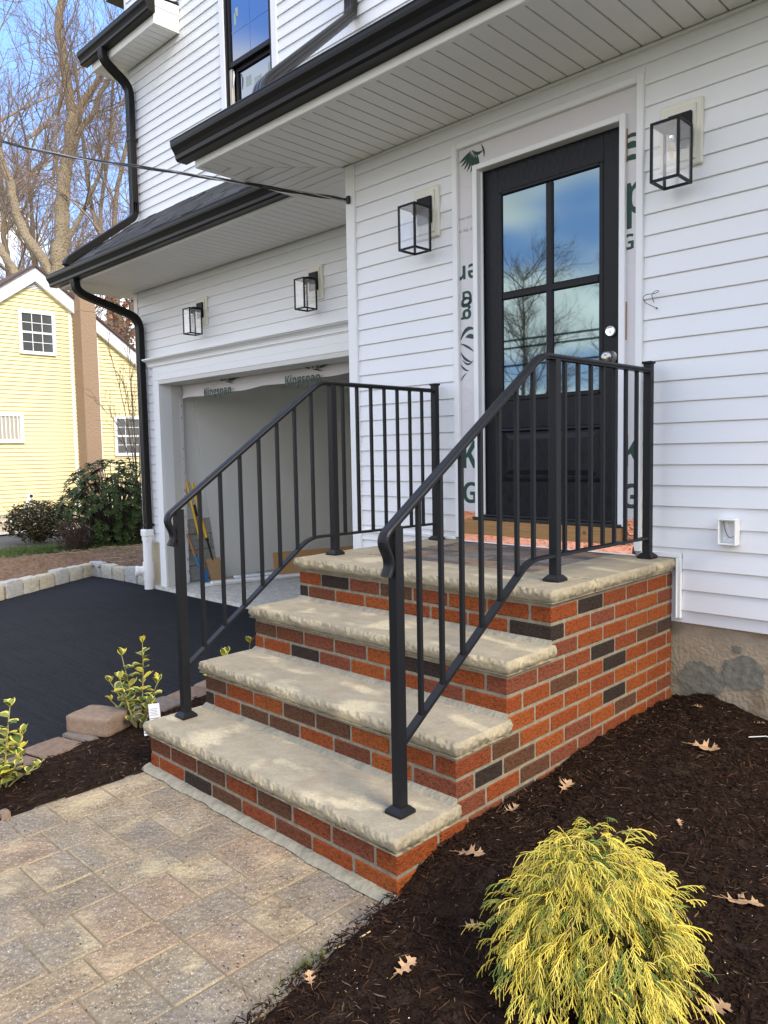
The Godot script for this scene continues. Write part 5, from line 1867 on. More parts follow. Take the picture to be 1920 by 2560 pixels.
	var ax := Vector3(-0.40, 0, 0.92).normalized()
	var rt := Vector3(0.92, 0, 0.40).normalized()
	for k in 5:
		mb = MB.new()
		var h := 0.075 - 0.02 * absf(k - 2)
		mb.box(c + Vector3(-0.03, 0.075, 0) + ax * 0.1292 + rt * ((k - 2) * 0.016), Vector3(0.007, h, 0.002), 0.0, Basis(rt, Vector3.UP, ax))
		part("grate_slot", mb, M.black, D)

# ---------------------------------------------------------------- neighbour
func yellow_house() -> void:
	var X := -18.0
	var Y := thing("yellow_house", Vector3(X - 3.0, -0.4, -4.1), "yellow clapboard house with white gable rakes and a brown stucco chimney", "house")
	var pz := -4.123
	var py := 6.15
	var sl := 0.725
	var hw := 4.3
	var wall := MB.new()
	wall.extrude(PackedVector2Array([Vector2(pz - hw, -0.45), Vector2(pz - hw, py - 0.15 - sl * hw), Vector2(pz, py - 0.15), Vector2(pz + hw, py - 0.15 - sl * hw), Vector2(pz + hw, -0.45)]), Vector3(X - 6.0, 0, 0), Vector3(0, 0, 1), Vector3(0, 1, 0), Vector3(5.985, 0, 0))
	part("wall", wall, M.foundtan, Y)
	var cb := MB.new()
	var y := 0.086
	while y < py - 0.5:
		var h := (py - 0.32 - y) / sl
		var za := maxf(pz - hw, pz - h)
		var zb := minf(pz + hw, pz + h)
		cb.extrude(PackedVector2Array([Vector2(0, y + 0.012), Vector2(0.006, y + 0.011), Vector2(0.030, y), Vector2(0.032, y + 0.004), Vector2(0.003, y + 0.1130), Vector2(0, y + 0.1130)]), Vector3(X - 0.012, 0, za), Vector3(1, 0, 0), Vector3(0, 1, 0), Vector3(0, 0, zb - za))
		y += 0.1016
	var cl := part("clapboards", cb, M.yellow, Y)
	cl.set_meta("kind", "stuff")
	# rakes and roof
	for s in [-1.0, 1.0]:
		var r := MB.new()
		var a := Vector2(pz, py)
		var b := Vector2(pz + s * (hw + 0.3), py - sl * (hw + 0.3))
		r.extrude(PackedVector2Array([a, b, b + Vector2(0, -0.34), a + Vector2(0, -0.34)]), Vector3(X - 0.02, 0, 0), Vector3(0, 0, 1), Vector3(0, 1, 0), Vector3(0.16, 0, 0))
		part("rake_board", r, M.neightrim, Y)
		var rf := MB.new()
		rf.extrude(PackedVector2Array([a + Vector2(0, 0.07), b + Vector2(s * 0.1, 0.0), b + Vector2(s * 0.1, -0.06), a + Vector2(0, 0.002)]), Vector3(X - 6.3, 0, 0), Vector3(0, 0, 1), Vector3(0, 1, 0), Vector3(6.5, 0, 0))
		part("roof", rf, M.roofbrown, Y)
	# gable vent of white louvres
	var ve := MB.new()
	ve.extrude(PackedVector2Array([Vector2(-3.80, 5.62), Vector2(-4.46, 5.62), Vector2(pz, 5.86)]), Vector3(X + 0.003, 0, 0), Vector3(0, 0, 1), Vector3(0, 1, 0), Vector3(0.008, 0, 0))
	var vent := part("gable_vent", ve, M.roofbrown, Y)
	for k in 6:
		var yy := 5.625 + k * 0.04
		var w := 0.33 * (1.0 - (yy - 5.62) / 0.25)
		if w > 0.02:
			var mb := MB.new()
			mb.box(Vector3(X + 0.02, yy + 0.012, pz - 0.005), Vector3(0.018, 0.024, w * 2), 0.002)
			part("louver", mb, M.neightrim, vent)
	yellow_window(Y, X + 0.024, -4.59, -3.69, 4.017, 5.098, 3, 2, true)
	yellow_window(Y, X + 0.024, -3.69, -2.40, 1.83, 2.565, 1, 1, false)
	yellow_window(Y, X + 0.024, -6.92, -6.03, 1.47, 2.553, 3, 2, true)
	yellow_window(Y, X + 0.024, -3.95, -3.25, -0.25, 0.06, 1, 1, false).set_meta("label", "low white basement window")
	for q in [[-4.985, 0.05, 5.35], [-5.665, 0.05, 4.85]]:
		var mb := MB.new()
		mb.slab(Vector3(X - 0.005, q[1], q[0] - 0.035), Vector3(X + 0.025, q[2], q[0] + 0.035), 0.003)
		part("corner_trim", mb, M.neightrim, Y)
	var ch := MB.new()
	ch.slab(Vector3(X - 0.1, -0.45, -5.46), Vector3(X + 0.5, 5.14, -5.05), 0.012)
	ch.slab(Vector3(X - 0.1, 5.141, -5.455), Vector3(X + 0.495, 6.1, -5.055), 0.012)
	part("chimney", ch, M.chimney, Y)
	var pp := MB.new()
	pp.tube([Vector3(X, 0.20, -3.62), Vector3(X + 0.08, 0.20, -3.62), Vector3(X + 0.10, 0.30, -3.66), Vector3(X + 0.10, 0.47, -3.70)], [0.06, 0.06, 0.05, 0.05], 10)
	pp.tube([Vector3(X + 0.02, 0.52, -3.735), Vector3(X + 0.16, 0.52, -3.735)], [0.062, 0.062], 14)
	pp.tube([Vector3(X, 0.22, -3.86), Vector3(X + 0.10, 0.22, -3.86), Vector3(X + 0.11, 0.30, -3.86)], [0.06, 0.06, 0.06], 10)
	var vp := part("vent_pipe", pp, M.neightrim, Y)
	var vh := MB.new()
	vh.tube([Vector3(X + 0.158, 0.52, -3.735), Vector3(X + 0.1625, 0.52, -3.735)], [0.042, 0.042], 14)
	part("vent_mouth", vh, M.black, vp)
	var tu := MB.new()
	tu.tube([Vector3(X + 0.02, 0.12, -3.35), Vector3(X + 0.08, -0.02, -3.2), Vector3(X + 0.1, -0.12, -2.9)], [0.012, 0.012, 0.012], 6)
	part("white_hose", tu, M.neightrim, Y)

func yellow_window(Y: Node, X: float, z0: float, z1: float, y0: float, y1: float, nx: int, ny: int, hung: bool) -> Node:
	var t := 0.085
	var mb := MB.new()
	mb.slab(Vector3(X - 0.01, y0 + 0.02, z0 + 0.02), Vector3(X + 0.012, y1 - 0.02, z1 - 0.02), 0.0)
	var w := part("window", mb, M.curtain if not hung else M.darkglass, Y)
	for q in [[z0, z0 + t, y0, y1], [z1 - t, z1, y0, y1], [z0 + t, z1 - t, y0, y0 + t], [z0 + t, z1 - t, y1 - t, y1]]:
		mb = MB.new()
		mb.slab(Vector3(X, q[2], q[0]), Vector3(X + 0.045, q[3], q[1]), 0.008)
		part("frame", mb, M.neightrim, w)
	if not hung:
		var n := int((z1 - z0 - 2 * t) / 0.09)
		for k in n:
			mb = MB.new()
			var zc := z0 + t + (k + 0.5) * (z1 - z0 - 2 * t) / n
			mb.box(Vector3(X + 0.02, (y0 + y1) * 0.5, zc), Vector3(0.006, y1 - y0 - 2 * t, 0.075), 0.0, Basis(Vector3.UP, 0.7))
			if y1 > 1.0: part("blind_slat", mb, M.neightrim, w)
		return w
	var halves := [[y0 + t, (y0 + y1) * 0.5 - 0.02, 0.016], [(y0 + y1) * 0.5 + 0.02, y1 - t, 0.026]]
	mb = MB.new()
	mb.slab(Vector3(X + 0.005, (y0 + y1) * 0.5 - 0.025, z0 + t), Vector3(X + 0.035, (y0 + y1) * 0.5 + 0.025, z1 - t), 0.004)
	part("meeting_rail", mb, M.neightrim, w)
	for h in halves:
		for i in nx:
			for j in ny:
				var za := lerpf(z0 + t, z1 - t, float(i) / nx)
				var zb := lerpf(z0 + t, z1 - t, float(i + 1) / nx)
				var ya := lerpf(h[0], h[1], float(j) / ny)
				var yb := lerpf(h[0], h[1], float(j + 1) / ny)
				mb = MB.new()
				mb.slab(Vector3(X + 0.0125, ya + 0.009, za + 0.009), Vector3(X + 0.0165, yb - 0.009, zb - 0.009), 0.0)
				part("pane", mb, M.darkglass, w)
		for i in range(1, nx):
			mb = MB.new()
			var zc := lerpf(z0 + t, z1 - t, float(i) / nx)
			mb.slab(Vector3(X + 0.012, h[0], zc - 0.008), Vector3(X + 0.028, h[1], zc + 0.008), 0.002)
			part("muntin", mb, M.neightrim, w)
		for j in range(1, ny):
			mb = MB.new()
			var yc := lerpf(h[0], h[1], float(j) / ny)
			mb.slab(Vector3(X + 0.012, yc - 0.008, z0 + t), Vector3(X + 0.0275, yc + 0.008, z1 - t), 0.002)
			part("muntin", mb, M.neightrim, w)
	return w

# ---------------------------------------------------------------- trees
func grow(mb: MB, p: Vector3, d: Vector3, L: float, r: float, lvl: int, lift: float) -> void:
	var n := 4 if lvl > 1 else 3
	var path := [p]
	var radii := [r]
	var q := p
	var dir := d
	for i in n:
		dir = (dir + Vector3(rng.randf_range(-1, 1), rng.randf_range(-1, 1) + lift, rng.randf_range(-1, 1)) * 0.17).normalized()
		q += dir * L / n
		path.append(q)
		radii.append(lerpf(r, r * 0.42, float(i + 1) / n))
	mb.col = Color(0.32, 0.245, 0.165).lerp(Color(0.215, 0.150, 0.115), clampf(1.0 - r / 0.045, 0, 1)) * rng.randf_range(0.8, 1.15)
	mb.tube(path, radii, 5 if r > 0.03 else 3, false)
	if lvl <= 0: return
	var kids := 5 if lvl > 1 else 3
	for k in kids:
		var t := 0.25 + 0.75 * (k + rng.randf()) / kids
		var s := mini(int(t * n), n - 1)
		var at: Vector3 = path[s].lerp(path[s + 1], t * n - s)
		var ax: Vector3 = (path[s + 1] - path[s]).normalized()
		var side := ax.cross(Vector3(rng.randf_range(-1, 1), rng.randf_range(-1, 1), rng.randf_range(-1, 1))).normalized()
		var nd := (ax * rng.randf_range(0.7, 1.1) + side * rng.randf_range(0.45, 0.85)).normalized()
		grow(mb, at, nd, L * rng.randf_range(0.42, 0.68), maxf(r * 0.50, 0.0034), lvl - 1, lift)

func limb(mb: MB, pts: Array, r0: float, r1: float, col: Color) -> Array:
	var fine := []
	for i in pts.size() - 1:
		for k in 5:
			fine.append(pts[i].cubic_interpolate(pts[i + 1], pts[maxi(i - 1, 0)], pts[mini(i + 2, pts.size() - 1)], k / 5.0))
	fine.append(pts[pts.size() - 1])
	var rr := []
	for i in fine.size():
		var t := float(i) / (fine.size() - 1)
		rr.append(lerpf(r0, r1, t) * (1.0 + 0.09 * fnl.get_noise_2d(i * 90.0, r0 * 900.0)))
		fine[i] += Vector3(fnl.get_noise_2d(i * 40.0, 1.0), 0, fnl.get_noise_2d(i * 40.0, 9.0)) * r0 * 0.35
	mb.col = col
	mb.tube(fine, rr, 9, false)
	return fine

func twigs_along(tw: MB, fine: Array, every: int, from: float, L: float, r: float, lvl: int) -> void:
	for i in fine.size():
		if i < from * fine.size() or i % every: continue
		for k in 2:
			var ax: Vector3 = (fine[mini(i + 1, fine.size() - 1)] - fine[maxi(i - 1, 0)]).normalized()
			var side := ax.cross(Vector3(rng.randf_range(-1, 1), 0.2, rng.randf_range(-1, 1))).normalized()
			grow(tw, fine[i], (ax * 0.55 + side * 0.8 + Vector3(0, 0.25, 0)).normalized(), L * rng.randf_range(0.6, 1.15), r * rng.randf_range(0.7, 1.2), lvl, 0.28)

func v3(a: Array) -> Array:
	var o := []
	for q in a: o.append(Vector3(q[0], q[1], q[2]))
	return o

func trees() -> void:
	var bc := Color(0.36, 0.285, 0.185)
	var T := thing("maple_tree", Vector3(-25.9, -0.42, -8.0), "large bare tree with pale forked trunk rising behind the yellow house", "tree")
	var tr := MB.new()
	var tw := MB.new()
	var L := []
	L.append([limb(tr, v3([[-25.95, -0.5, -7.7], [-25.98, 4.94, -7.66], [-25.85, 7.95, -8.1], [-25.8, 9.09, -8.28], [-25.84, 10.64, -8.41], [-25.76, 12.2, -8.66], [-25.7, 13.55, -8.86]]), 0.36, 0.19, bc), 0.72])
	L.append([limb(tr, v3([[-25.72, 13.2, -8.82], [-25.7, 14.15, -8.79], [-26.04, 15.71, -8.76], [-26.2, 16.88, -8.73], [-26.14, 18.08, -8.91], [-26.3, 20.3, -8.9]]), 0.17, 0.12, bc), 0.1])
	L.append([limb(tr, v3([[-25.74, 12.9, -8.75], [-25.49, 13.91, -9.1], [-25.14, 14.75, -9.54], [-24.61, 16.21, -10.21], [-24.2, 18.4, -10.9]]), 0.16, 0.06, bc), 0.2])
	L.append([limb(tr, v3([[-25.85, 11.4, -8.5], [-25.51, 12.98, -8.98], [-25.2, 13.6, -9.35], [-24.93, 14.59, -9.72], [-24.39, 15.92, -10.39], [-24.0, 18.0, -11.0]]), 0.12, 0.05, bc), 0.2])
	L.append([limb(tr, v3([[-25.88, 7.6, -8.02], [-26.23, 8.48, -7.8], [-26.83, 9.58, -7.33], [-27.16, 11.08, -7.16], [-27.55, 12.4, -6.93], [-27.87, 14.17, -6.8], [-28.4, 17.0, -6.4]]), 0.21, 0.07, bc), 0.3])
	L.append([limb(tr, v3([[-25.8, 10.45, -8.43], [-26.06, 12.01, -8.34], [-26.09, 13.56, -8.47], [-25.95, 14.8, -8.69], [-26.1, 16.5, -8.9]]), 0.06, 0.025, bc), 0.2])
	L.append([limb(tr, v3([[-25.78, 8.9, -8.3], [-25.3, 10.2, -8.9], [-24.8, 11.9, -9.5], [-24.4, 14.0, -10.0]]), 0.10, 0.03, bc), 0.3])
	for q in L:
		twigs_along(tw, q[0], 5, q[1], 3.1, 0.030, 3)
	part("trunk", tr, M.bark, T)
	part("crown", tw, M.twig, T).set_meta("kind", "stuff")
	# cut-back tree stems at the left edge
	var T2 := thing("leaning_tree", Vector3(-26.5, -0.42, -7.3), "bare leaning tree trunk at the left picture edge above the yellow roof", "tree")
	tr = MB.new()
	tw = MB.new()
	var f2 := limb(tr, v3([[-26.2, -0.5, -7.6], [-26.67, 6.94, -7.2], [-26.99, 8.1, -7.01], [-27.36, 8.93, -6.74], [-28.02, 10.08, -6.22], [-29.2, 13.0, -5.6]]), 0.21, 0.09, bc)
	twigs_along(tw, f2, 4, 0.55, 3.0, 0.036, 3)
	part("trunk", tr, M.bark, T2)
	part("crown", tw, M.twig, T2).set_meta("kind", "stuff")
	# clump of stems nearer our house
	var T3 := thing("clump_tree", Vector3(-24.6, -0.42, -9.4), "bare tree with several slender stems between the forked tree and downspout", "tree")
	tr = MB.new()
	tw = MB.new()
	var dark := Color(0.25, 0.19, 0.13)
	for q in [[[[-24.5, -0.5, -9.4], [-24.58, 7.87, -9.35], [-24.75, 9.15, -9.31], [-24.99, 9.85, -9.15], [-25.29, 11.7, -9.06], [-25.6, 15.4, -9.0]], 0.13], [[[-24.4, -0.5, -9.5], [-24.38, 7.87, -9.54], [-24.49, 9.83, -9.64], [-24.41, 11.4, -9.88], [-24.19, 13.37, -10.31], [-23.9, 16.5, -10.9]], 0.12], [[[-24.5, 6.0, -9.4], [-24.69, 8.58, -9.31], [-24.85, 9.71, -9.27], [-24.8, 11.27, -9.5], [-24.72, 12.68, -9.72], [-24.7, 15.5, -10.0]], 0.09]]:
		var f3 := limb(tr, v3(q[0]), q[1], 0.045, dark)
		twigs_along(tw, f3, 4, 0.45, 2.4, 0.032, 3)
	part("trunk", tr, M.bark, T3)
	part("crown", tw, M.twig, T3).set_meta("kind", "stuff")
	# oak that keeps its brown leaves
	var T4 := thing("oak_tree", Vector3(-24.1, -0.42, -9.6), "bare oak keeping rusty brown leaves, seen behind the lower downspout", "tree")
	tr = MB.new()
	tw = MB.new()
	var lv := []
	for q in [[[[-24.0, -0.5, -9.6], [-24.1, 4.89, -9.55], [-24.22, 6.02, -9.56], [-24.4, 7.16, -9.5], [-24.67, 8.4, -9.35]], 0.26], [[[-24.21, 5.4, -9.55], [-24.01, 6.44, -9.8], [-23.85, 7.4, -10.0], [-23.6, 9.0, -10.3]], 0.11], [[[-24.15, 5.0, -9.5], [-23.9, 5.8, -9.75], [-23.6, 6.2, -10.1]], 0.07]]:
		var f4 := limb(tr, v3(q[0]), q[1], 0.05, dark * 0.9)
		twigs_along(tw, f4, 4, 0.55, 1.8, 0.026, 2)
		for i in 260:
			var c: Vector3 = f4[rng.randi_range(f4.size() / 3, f4.size() - 1)]
			lv.append(c + Vector3(rng.randfn(0, 0.42), rng.randfn(-0.1, 0.40), rng.randfn(0, 0.42)))
	part("trunk", tr, M.bark, T4)
	part("crown", tw, M.twig, T4).set_meta("kind", "stuff")
	var xf := []
	var cl := []
	for p in lv:
		xf.append(Transform3D(Basis.from_euler(Vector3(rng.randf() * TAU, rng.randf() * TAU, 0)).scaled(Vector3.ONE * rng.randf_range(0.08, 0.15)), p))
		cl.append(Color(0.25, 0.105, 0.05) * rng.randf_range(0.6, 1.4))
	many("dry_leaves", leaf_mesh(0.5, 0.1), M.leafmatt, xf, cl, T4)
	# farther bare trees
	var G := thing("far_tree", Vector3(-44, -0.42, -13), "tall distant bare tree whose fine twigs fill the sky left of the eave", "tree", "distant bare trees")
	tr = MB.new()
	tw = MB.new()
	var spine := limb(tr, v3([[-44, -0.5, -13], [-44.2, 5, -13], [-43.8, 10, -13.2], [-44.1, 15, -13], [-44, 21, -13.1]]), 0.36, 0.06, dark)
	for i in range(6, spine.size()):
		for k in 2:
			var an := rng.randf() * TAU
			grow(tw, spine[i], Vector3(cos(an), 0.75, sin(an)).normalized(), rng.randf_range(4.5, 8.0) * (1.0 - 0.4 * i / spine.size()), 0.075, 4 if k else 3, 0.30)
	part("trunk", tr, M.bark, G)
	part("crown", tw, M.twig, G).set_meta("kind", "stuff")
	var spots := [[-50, -17, 2.2, 1.05, "distant bare tree farther left than the other distant ones"], [-40, -21, 4.0, 1.0, "distant bare tree showing beside the upper downspout"], [-52, -8, 1.1, 1.15, "distant bare tree behind the left edge of the yellow roof"], [-17.0, 24.0, 0.6, 0.42, "small bare tree across the street, mirrored in the left door panes"], [-13.2, 27.5, 3.3, 0.40, "small bare tree across the street, mirrored in the right door panes"], [-22.5, 26.0, 5.0, 0.45, "small bare tree across the street, left of the other mirrored trees"]]
	for q in spots:
		var c: Node3D = G.duplicate()
		c.name = numbered("far_tree")
		add_child(c)
		c.position = Vector3(q[0], -0.42, q[1])
		c.rotation.y = q[2]
		c.scale = Vector3.ONE * q[3]
		tag(c, q[4], "tree", "distant bare trees" if q[1] < 0 else "bare trees across the street")
	# wires along the street, mirrored in the door
	for q in [[5.75, 22.0], [5.45, 22.0], [4.75, 22.0]]:
		var mb := MB.new()
		var path := []
		var rr := []
		for i in 21:
			path.append(Vector3(-40.0 + i * 4.0, q[0] + 0.4 * pow((i - 10) / 10.0, 2), q[1]))
			rr.append(0.045)
		mb.tube(path, rr, 6)
		whole("street_wire", mb, M.cable, ["highest black utility wire across the street", "second black utility wire across the street", "lowest black utility wire across the street"][0 if q[0] > 5.6 else (1 if q[0] > 5.0 else 2)], "wire", "utility wires along the street")

# leaf in its own plane: along +x from 0 to 1, half width w, folded by f
func leaf_mesh(w: float, fold: float, edge := Color.WHITE, mid := Color.WHITE) -> ArrayMesh:
	var mb := MB.new()
	var prof := [[0.0, 0.0], [0.18, 0.55], [0.40, 0.95], [0.60, 1.0], [0.80, 0.68], [1.0, 0.0]]
	for s in [-1.0, 1.0]:
		for i in prof.size() - 1:
			var a: Array = prof[i]
			var b: Array = prof[i + 1]
			var z := func(t): return -0.18 * t * t
			var m0 := Vector3(a[0], z.call(a[0]), 0)
			var m1 := Vector3(b[0], z.call(b[0]), 0)
			var e0 := m0 + Vector3(0, fold * a[1] * w * 2.0, s * w * a[1])
			var e1 := m1 + Vector3(0, fold * b[1] * w * 2.0, s * w * b[1])
			var i0 := m0.lerp(e0, 0.68)
			var i1 := m1.lerp(e1, 0.68)
			mb.col = mid
			mb.quad_n(m0, m1, i1, i0, Vector3(0, 1, -s * 0.25).normalized())
			mb.col = edge
			mb.quad_n(i0, i1, e1, e0, Vector3(0, 1, -s * 0.25).normalized())
	return mb.done()

# ---------------------------------------------------------------- shrubs
func rhododendron() -> void:
	var c := Vector3(-10.75, 0.52, -2.42)
	var R := Vector3(0.85, 0.86, 0.92)
	var T := thing("rhododendron", Vector3(c.x, -0.1, c.z), "large rounded evergreen shrub with glossy dark leaves beside the downspout", "shrub")
	var st := MB.new()
	st.col = Color(0.07, 0.05, 0.035)
	var xf := []
	var cl := []
	for i in 820:
		var u := rng.randf_range(-0.80, 1.0)
		var an := rng.randf() * TAU
		var n := Vector3(sqrt(1.0 - u * u) * cos(an), u, sqrt(1.0 - u * u) * sin(an))
		var depth := 1.0 if i < 430 else rng.randf_range(0.55, 0.92)
		if i > 600 and i % 2: depth = 1.0
		var bump := 1.0 + 0.10 * fnl.get_noise_3d(n.x * 70, n.y * 70, n.z * 70)
		var p := c + n * R * depth * bump
		if u < -0.35 and rng.randf() < 0.35: continue
		if i % 5 == 0:
			st.tube([c + Vector3(n.x * 0.1, -0.6, n.z * 0.1), c + n * R * 0.5 + Vector3(0, -0.15, 0), p], [0.02, 0.012, 0.005], 4, false)
		var out := (n + Vector3(0, 0.35, 0)).normalized()
		var s1 := out.cross(Vector3(0.3, 1, 0.2)).normalized()
		var s2 := out.cross(s1)
		var nl := rng.randi_range(6, 9)
		var ph := rng.randf() * TAU
		for k in nl:
			var a := ph + TAU * k / nl
			var d := (s1 * cos(a) + s2 * sin(a) + out * rng.randf_range(-0.15, 0.55)).normalized()
			var up := (out - d * out.dot(d)).normalized()
			var l := rng.randf_range(0.062, 0.098)
			xf.append(Transform3D(Basis(d, up, d.cross(up)).scaled_local(Vector3.ONE * l), p))
			var g := rng.randf_range(0.55, 1.3)
			cl.append((Color(0.034, 0.058, 0.013) if rng.randf() < 0.90 else Color(0.095, 0.11, 0.028)) * g)
	part("stems", st, M.twig, T)
	many("foliage", leaf_mesh(0.17, 0.18), M.leaf, xf, cl, T)

func small_shrub(called: String, c: Vector3, R: Vector3, n: int, size: float, col: Color, col2: Color, label: String, stems: int) -> void:
	var T := thing(called, Vector3(c.x, c.y - R.y, c.z), label, "shrub")
	var st := MB.new()
	st.col = Color(0.09, 0.055, 0.04)
	var xf := []
	var cl := []
	for i in stems:
		var an := rng.randf() * TAU
		var d := Vector3(cos(an) * R.x, R.y * rng.randf_range(0.5, 1.05), sin(an) * R.z) * rng.randf_range(0.6, 1.05)
		st.tube([c + Vector3(d.x * 0.1, -R.y, d.z * 0.1), c + Vector3(d.x * 0.5, -R.y * 0.1, d.z * 0.5), c + d], [0.010, 0.007, 0.003], 4, false)
	for i in n:
		var v := Vector3(rng.randfn(), rng.randfn(), rng.randfn()).normalized() * pow(rng.randf(), 0.28)
		var p := c + v * R * (1.0 + 0.22 * fnl.get_noise_3d(v.x * 60, v.y * 60, v.z * 60))
		xf.append(Transform3D(Basis.from_euler(Vector3(rng.randf_range(-1, 1), rng.randf() * TAU, rng.randf_range(-0.8, 0.8))).scaled(Vector3.ONE * size * rng.randf_range(0.7, 1.3)), p))
		cl.append(col.lerp(col2, rng.randf()) * rng.randf_range(0.6, 1.3))
	part("stems", st, M.twig, T)
	many("foliage", leaf_mesh(0.28, 0.12), M.leafmatt, xf, cl, T)

func euonymus(at: Vector3, tops: Array, label: String, nleaf: int) -> void:
	var T := thing("variegated_euonymus", at, label, "shrub", "young variegated shrubs along the driveway")
	var lm := [leaf_mesh(0.38, 0.16, Color(0.72, 0.60, 0.10), Color(0.085, 0.13, 0.035)), leaf_mesh(0.42, 0.22, Color(0.66, 0.58, 0.16), Color(0.20, 0.23, 0.055)), leaf_mesh(0.28, 0.10, Color(0.78, 0.62, 0.06), Color(0.50, 0.43, 0.06))]
	for q in tops:
		var top: Vector3 = q
		var st := MB.new()
		st.col = Color(0.30, 0.26, 0.10)
		var b := at + Vector3((top.x - at.x) * 0.15, -0.02, (top.z - at.z) * 0.15)
		var m := b.lerp(top, 0.5) + Vector3(rng.randf_range(-0.02, 0.02), 0.02, rng.randf_range(-0.02, 0.02))
		var path := []
		for k in 9:
			var t := k / 8.0
			path.append(b.lerp(m, t).lerp(m.lerp(top, t), t))
		st.tube(path, [0.005, 0.0048, 0.0045, 0.004, 0.0037, 0.0034, 0.003, 0.0025, 0.002], 6)
		part("stem", st, M.twig, T)
		var n := maxi(4, int(nleaf * b.distance_to(top) / 0.3))
		var an := rng.randf() * TAU
		for k in n:
			var t := 0.22 + 0.78 * float(k) / (n - 1)
			if k >= n - 3: t = 1.0
			var p := b.lerp(m, t).lerp(m.lerp(top, t), t)
			an += PI * (1.0 if k % 2 else 0.5) + rng.randf_range(-0.3, 0.3)
			var el := rng.randf_range(0.1, 0.75) if k < n - 3 else rng.randf_range(0.9, 1.3)
			var d := Vector3(cos(an) * cos(el), sin(el), sin(an) * cos(el))
			var up := (Vector3.UP - d * d.y + Vector3(0.01, 0, 0)).normalized()
			var l := rng.randf_range(0.046, 0.076) * (0.75 if k >= n - 3 else 1.0)
			piece("leaf", lm[[0, 0, 1, 2][rng.randi() % 4]], M.leaf, T, p, Basis(d, up, d.cross(up)).scaled_local(Vector3.ONE * l))

func cypress() -> void:
	var c := Vector3(0.655, 0.02, 1.965)
	var T := thing("thread_cypress", c, "low golden threadleaf cypress with weeping yellow foliage in the right mulch bed", "shrub")
	var wood := MB.new()
	wood.col = Color(0.12, 0.075, 0.045)
	var th := MB.new()
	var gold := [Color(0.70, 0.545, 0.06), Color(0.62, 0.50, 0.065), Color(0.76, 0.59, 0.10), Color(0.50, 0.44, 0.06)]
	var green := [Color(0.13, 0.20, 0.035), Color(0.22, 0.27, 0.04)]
	for i in 46:                                      # bare leaders arching out from the foot
		var an := TAU * i * 0.381966
		var side := Vector3(cos(an), 0, sin(an))
		var q := float(i) / 46.0
		var p0 := c + Vector3(0, 0.02, 0) + side * 0.02
		var p1 := c + side * 0.10 + Vector3(0, lerpf(0.24, 0.34, q), 0)
		var p2 := c + side * lerpf(0.27, 0.10, q) + Vector3(0, lerpf(0.12, 0.29, q), 0)
		var path := []
		for k in 7:
			var t := k / 6.0
			path.append(p0.lerp(p1, t).lerp(p1.lerp(p2, t), t))
		wood.tube(path, [0.0045, 0.0042, 0.0038, 0.0033, 0.0028, 0.0022, 0.0016], 4, false)
	for i in 150:                                     # clumps of short feathery fronds, loosely layered
		var an := TAU * i * 0.381966 + rng.randf_range(-0.4, 0.4)
		var u := clampf(pow(float(i % 25) / 24.0, 0.8) + rng.randf_range(-0.07, 0.07), 0.0, 1.0)
		var side := Vector3(cos(an), 0, sin(an))
		var lump := rng.randf_range(0.72, 1.20)
		var skirt := 1.0 + 0.55 * (1.0 - u) * pow(maxf(0.0, side.dot(Vector3(0.62, 0, 0.78))), 2.0)
		var r := 0.190 * sqrt(maxf(0.06, 1.0 - u * u * 0.90)) * lump * skirt
		var h := 0.070 + 0.285 * u * rng.randf_range(0.84, 1.14)
		var at := c + side * r + Vector3(0, h, 0)
		var turn := rng.randf() * TAU
		var d := (side * rng.randf_range(0.35, 0.9) + Vector3(cos(turn), 0, sin(turn)) * 0.55 + Vector3(0, lerpf(-0.45, 0.05, u) + rng.randf_range(-0.25, 0.2), 0)).normalized()
		var warm := rng.randf()
		for k in 15:
			var jit := Vector3(rng.randfn(), rng.randfn(), rng.randfn())
			var dd := (d + jit * 0.42).normalized()
			var L := rng.randf_range(0.030, 0.080)
			var low := k < 3
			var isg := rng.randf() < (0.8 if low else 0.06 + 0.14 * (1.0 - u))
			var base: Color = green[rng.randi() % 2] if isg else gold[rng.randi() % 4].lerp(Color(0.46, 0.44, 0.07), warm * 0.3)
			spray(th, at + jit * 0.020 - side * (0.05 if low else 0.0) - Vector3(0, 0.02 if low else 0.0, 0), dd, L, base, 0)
	part("branches", wood, M.twig, T)
	part("foliage", th, M.thread, T).set_meta("kind", "stuff")

func spray(th: MB, p: Vector3, d: Vector3, L: float, col: Color, lvl: int) -> void:
	var n := 4
	var path := [p]
	var rr := [0.0013 if lvl else 0.0017]
	var dir := d
	var q := p
	for k in n:
		dir = (dir + Vector3(rng.randf_range(-0.12, 0.12), -0.21, rng.randf_range(-0.18, 0.18))).normalized()
		q += dir * L / n
		if q.y < 0.03: q.y = 0.03 + 0.004 * rng.randf()
		path.append(q)
		rr.append(lerpf(rr[0], 0.0011, float(k + 1) / n))
	th.col = (Color(0.20, 0.13, 0.07) if lvl == 0 and rng.randf() < 0.10 else col) * rng.randf_range(0.7, 1.2)
	th.tube(path, rr, 3, false)
	if lvl >= 1: return
	for k in 7:
		var t := 0.08 + 0.88 * k / 7.0
		var s := mini(int(t * n), n - 1)
		var at: Vector3 = path[s].lerp(path[s + 1], t * n - s)
		var ax: Vector3 = (path[s + 1] - path[s]).normalized()
		var lat := ax.cross(Vector3(rng.randf_range(-0.4, 0.4), 1, rng.randf_range(-0.4, 0.4))).normalized() * (1.0 if k % 2 else -1.0)
		spray(th, at, (ax + lat * rng.randf_range(0.45, 0.85)).normalized(), L * rng.randf_range(0.28, 0.50), col, lvl + 1)

